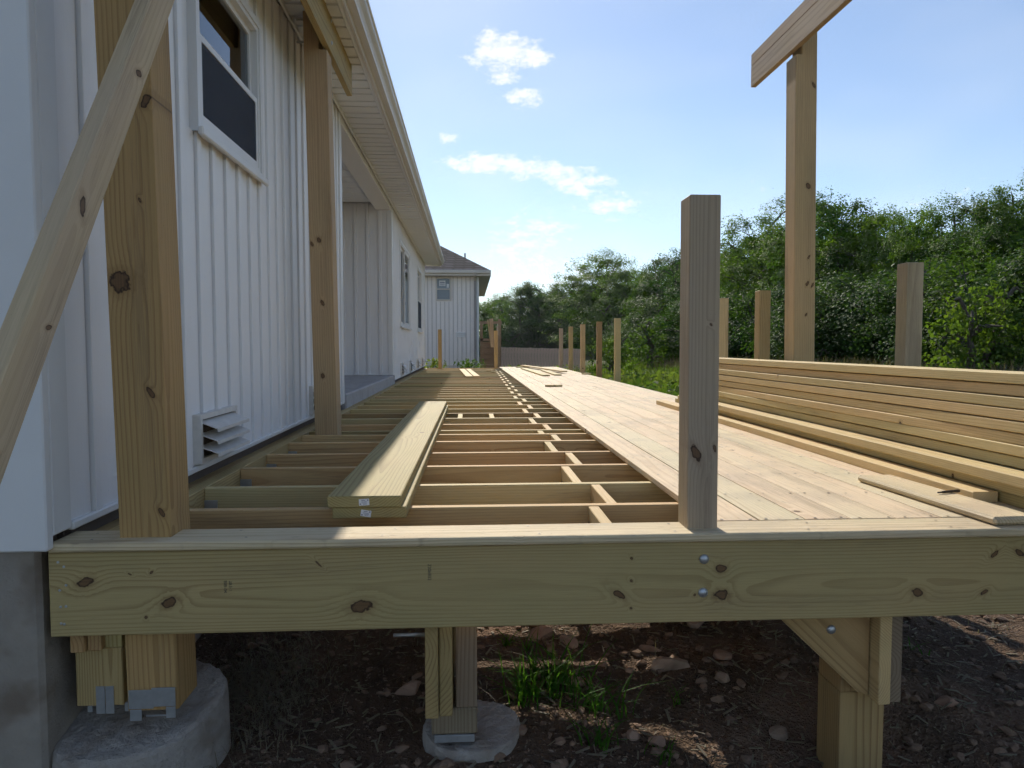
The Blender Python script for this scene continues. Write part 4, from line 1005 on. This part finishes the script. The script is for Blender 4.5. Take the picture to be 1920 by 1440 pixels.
# ------------------------------------------------------------------ stones
def rock_mesh(seed, sx, sy, sz, sub=2):
    q_ = random.Random(seed * 7 + 1); bm = bmesh.new(); bmesh.ops.create_icosphere(bm, subdivisions=sub, radius=1)
    cuts = [(Vector((q_.gauss(0, 1), q_.gauss(0, 1), q_.gauss(0, 1))).normalized(), q_.uniform(.45, .8)) for _ in range(9)]
    for q in bm.verts:
        for n, d in cuts:
            e = q.co.dot(n) - d
            if e > 0: q.co -= n * e
        q.co *= 1 + .10 * mn.noise(q.co * 2.5 + Vector((seed, 5, 0)))
        q.co = Vector((q.co.x * sx * 1.35, q.co.y * sy * 1.35, q.co.z * sz * 1.35))
    me = bpy.data.meshes.new('rock'); bm.to_mesh(me); bm.free(); return me
RK = [(.775, 2.66, .060, .042, .030, 'large pale tan rock right of the grass tufts'), (.415, 2.94, .055, .032, .022, 'pointed reddish stone behind the largest grass tuft'),
      (.30, 3.05, .065, .045, .030, 'flat red-brown stone just under the front beam'), (.74, 2.83, .036, .022, .02, 'narrow stone left of and above the large pale rock'),
      (.53, 2.21, .022, .020, .018, 'reddish stone near the bottom edge centre'), (.60, 2.18, .028, .02, .016, 'brown stone right of the reddish one near the bottom edge'),
      (.95, 2.56, .030, .022, .018, 'squarish tan stone right of the large pale rock'), (1.02, 3.10, .065, .04, .03, 'big dim stone under the front beam right of centre'),
      (.385, 2.57, .034, .026, .02, 'pale stone half hidden by the grass tufts'), (.945, 2.02, .035, .03, .035, 'pale stone at the bottom edge left of the right support post'),
      (.52, 2.70, .022, .018, .014, 'small brown stone beside the sunlit stripe'), (.62, 2.66, .018, .016, .012, 'small reddish stone left of the large pale rock'),
      (1.60, 2.60, .05, .03, .02, 'flat stone right of the right support post'), (1.75, 2.45, .045, .025, .018, 'flat angular stone in the shade at lower right'),
      (1.02, 2.75, .04, .03, .022, 'dim stone left of the right support post'), (-.22, 2.55, .045, .035, .03, 'grey clod of soil left of the middle post'),
      (-.12, 2.42, .03, .02, .018, 'small clod left of the middle post near its foot'), (1.05, 2.30, .035, .025, .02, 'tan stone close left of the right support post')]
for k, (x, y, sx, sy, sz, lb) in enumerate(RK):
    add('stone', rock_mesh(k, sx, sy, sz), 'stone', None, T(x, y, gz(x, y) + sz * .2) @ Matrix.Rotation(k * 1.9, 4, 'Z'), label=lb, category='stone', group='larger stones under the deck')
v, f = [], []
base = [rock_mesh(50 + k, 1, .75, .5, 1) for k in range(5)]
bp = [([tuple(q.co) for q in b.vertices], [tuple(p.vertices) for p in b.polygons]) for b in base]
for k in range(6500):
    x, y = rg.uniform(-1.0, 3.6), 1.9 + 3.4 * rg.random() ** 1.3; s_ = .003 + .024 * rg.random() ** 6; pv, pf = bp[k % 5]; a = rg.uniform(0, 6.28); ca, sa = math.cos(a), math.sin(a); z = gz(x, y); b = len(v)
    v += [(x + s_ * (p[0] * ca - p[1] * sa), y + s_ * (p[0] * sa + p[1] * ca), z + s_ * (p[2] + .25)) for p in pv]; f += [tuple(b + i for i in q) for q in pf]
add('gravel', mesh_of('gravel', v, f), 'pebble', None, None, kind='stuff', label='loose gravel and soil crumbs on the ground under the deck', category='gravel')


rg = random.Random(77); v, f = [], []
for k in range(2600):
    x, y = rg.uniform(-.9, 3.4), 1.95 + 3.0 * rg.random() ** 1.3; L = rg.uniform(.006, .035); wd = rg.uniform(.0015, .006); a = rg.uniform(0, 6.28); ca, sa = math.cos(a), math.sin(a); z = gz(x, y) + .002; b = len(v); tl = rg.uniform(-.3, .3); h = wd * .4
    v += [(x + p * ca - q * sa, y + p * sa + q * ca, z + r + tl * p + abs(tl) * L) for r in (0, h) for p, q in ((-L, -wd), (L, -wd * .6), (L * .9, wd), (-L * .8, wd * .7))]
    f += [tuple(b + i for i in q) for q in ((3, 2, 1, 0), (4, 5, 6, 7), (0, 1, 5, 4), (1, 2, 6, 5), (2, 3, 7, 6), (3, 0, 4, 7))]
add('wood_litter', mesh_of('litter', v, f), 'straw', None, None, kind='stuff', label='wood chips and dry litter strewn on the soil under the deck', category='litter')

# ------------------------------------------------------------------ air
hm_, ht = mat('haze_air'); ht.n.remove(ht.b)
pv = ht.node('ShaderNodeVolumePrincipled'); pv.inputs['Color'].default_value = (.86, .93, 1, 1); pv.inputs['Density'].default_value = .0002; pv.inputs['Anisotropy'].default_value = .35
ht.l.new(pv.outputs[0], ht.out.inputs['Volume'])
hv, hf = wall_boxes([(-60, 160, -6, 16)], -80, 110)
M['haze'] = hm_
add('haze', mesh_of('haze', hv, hf), 'haze', None, None, kind='stuff')
S.cycles.volume_max_steps = 64; S.cycles.volume_bounces = 0
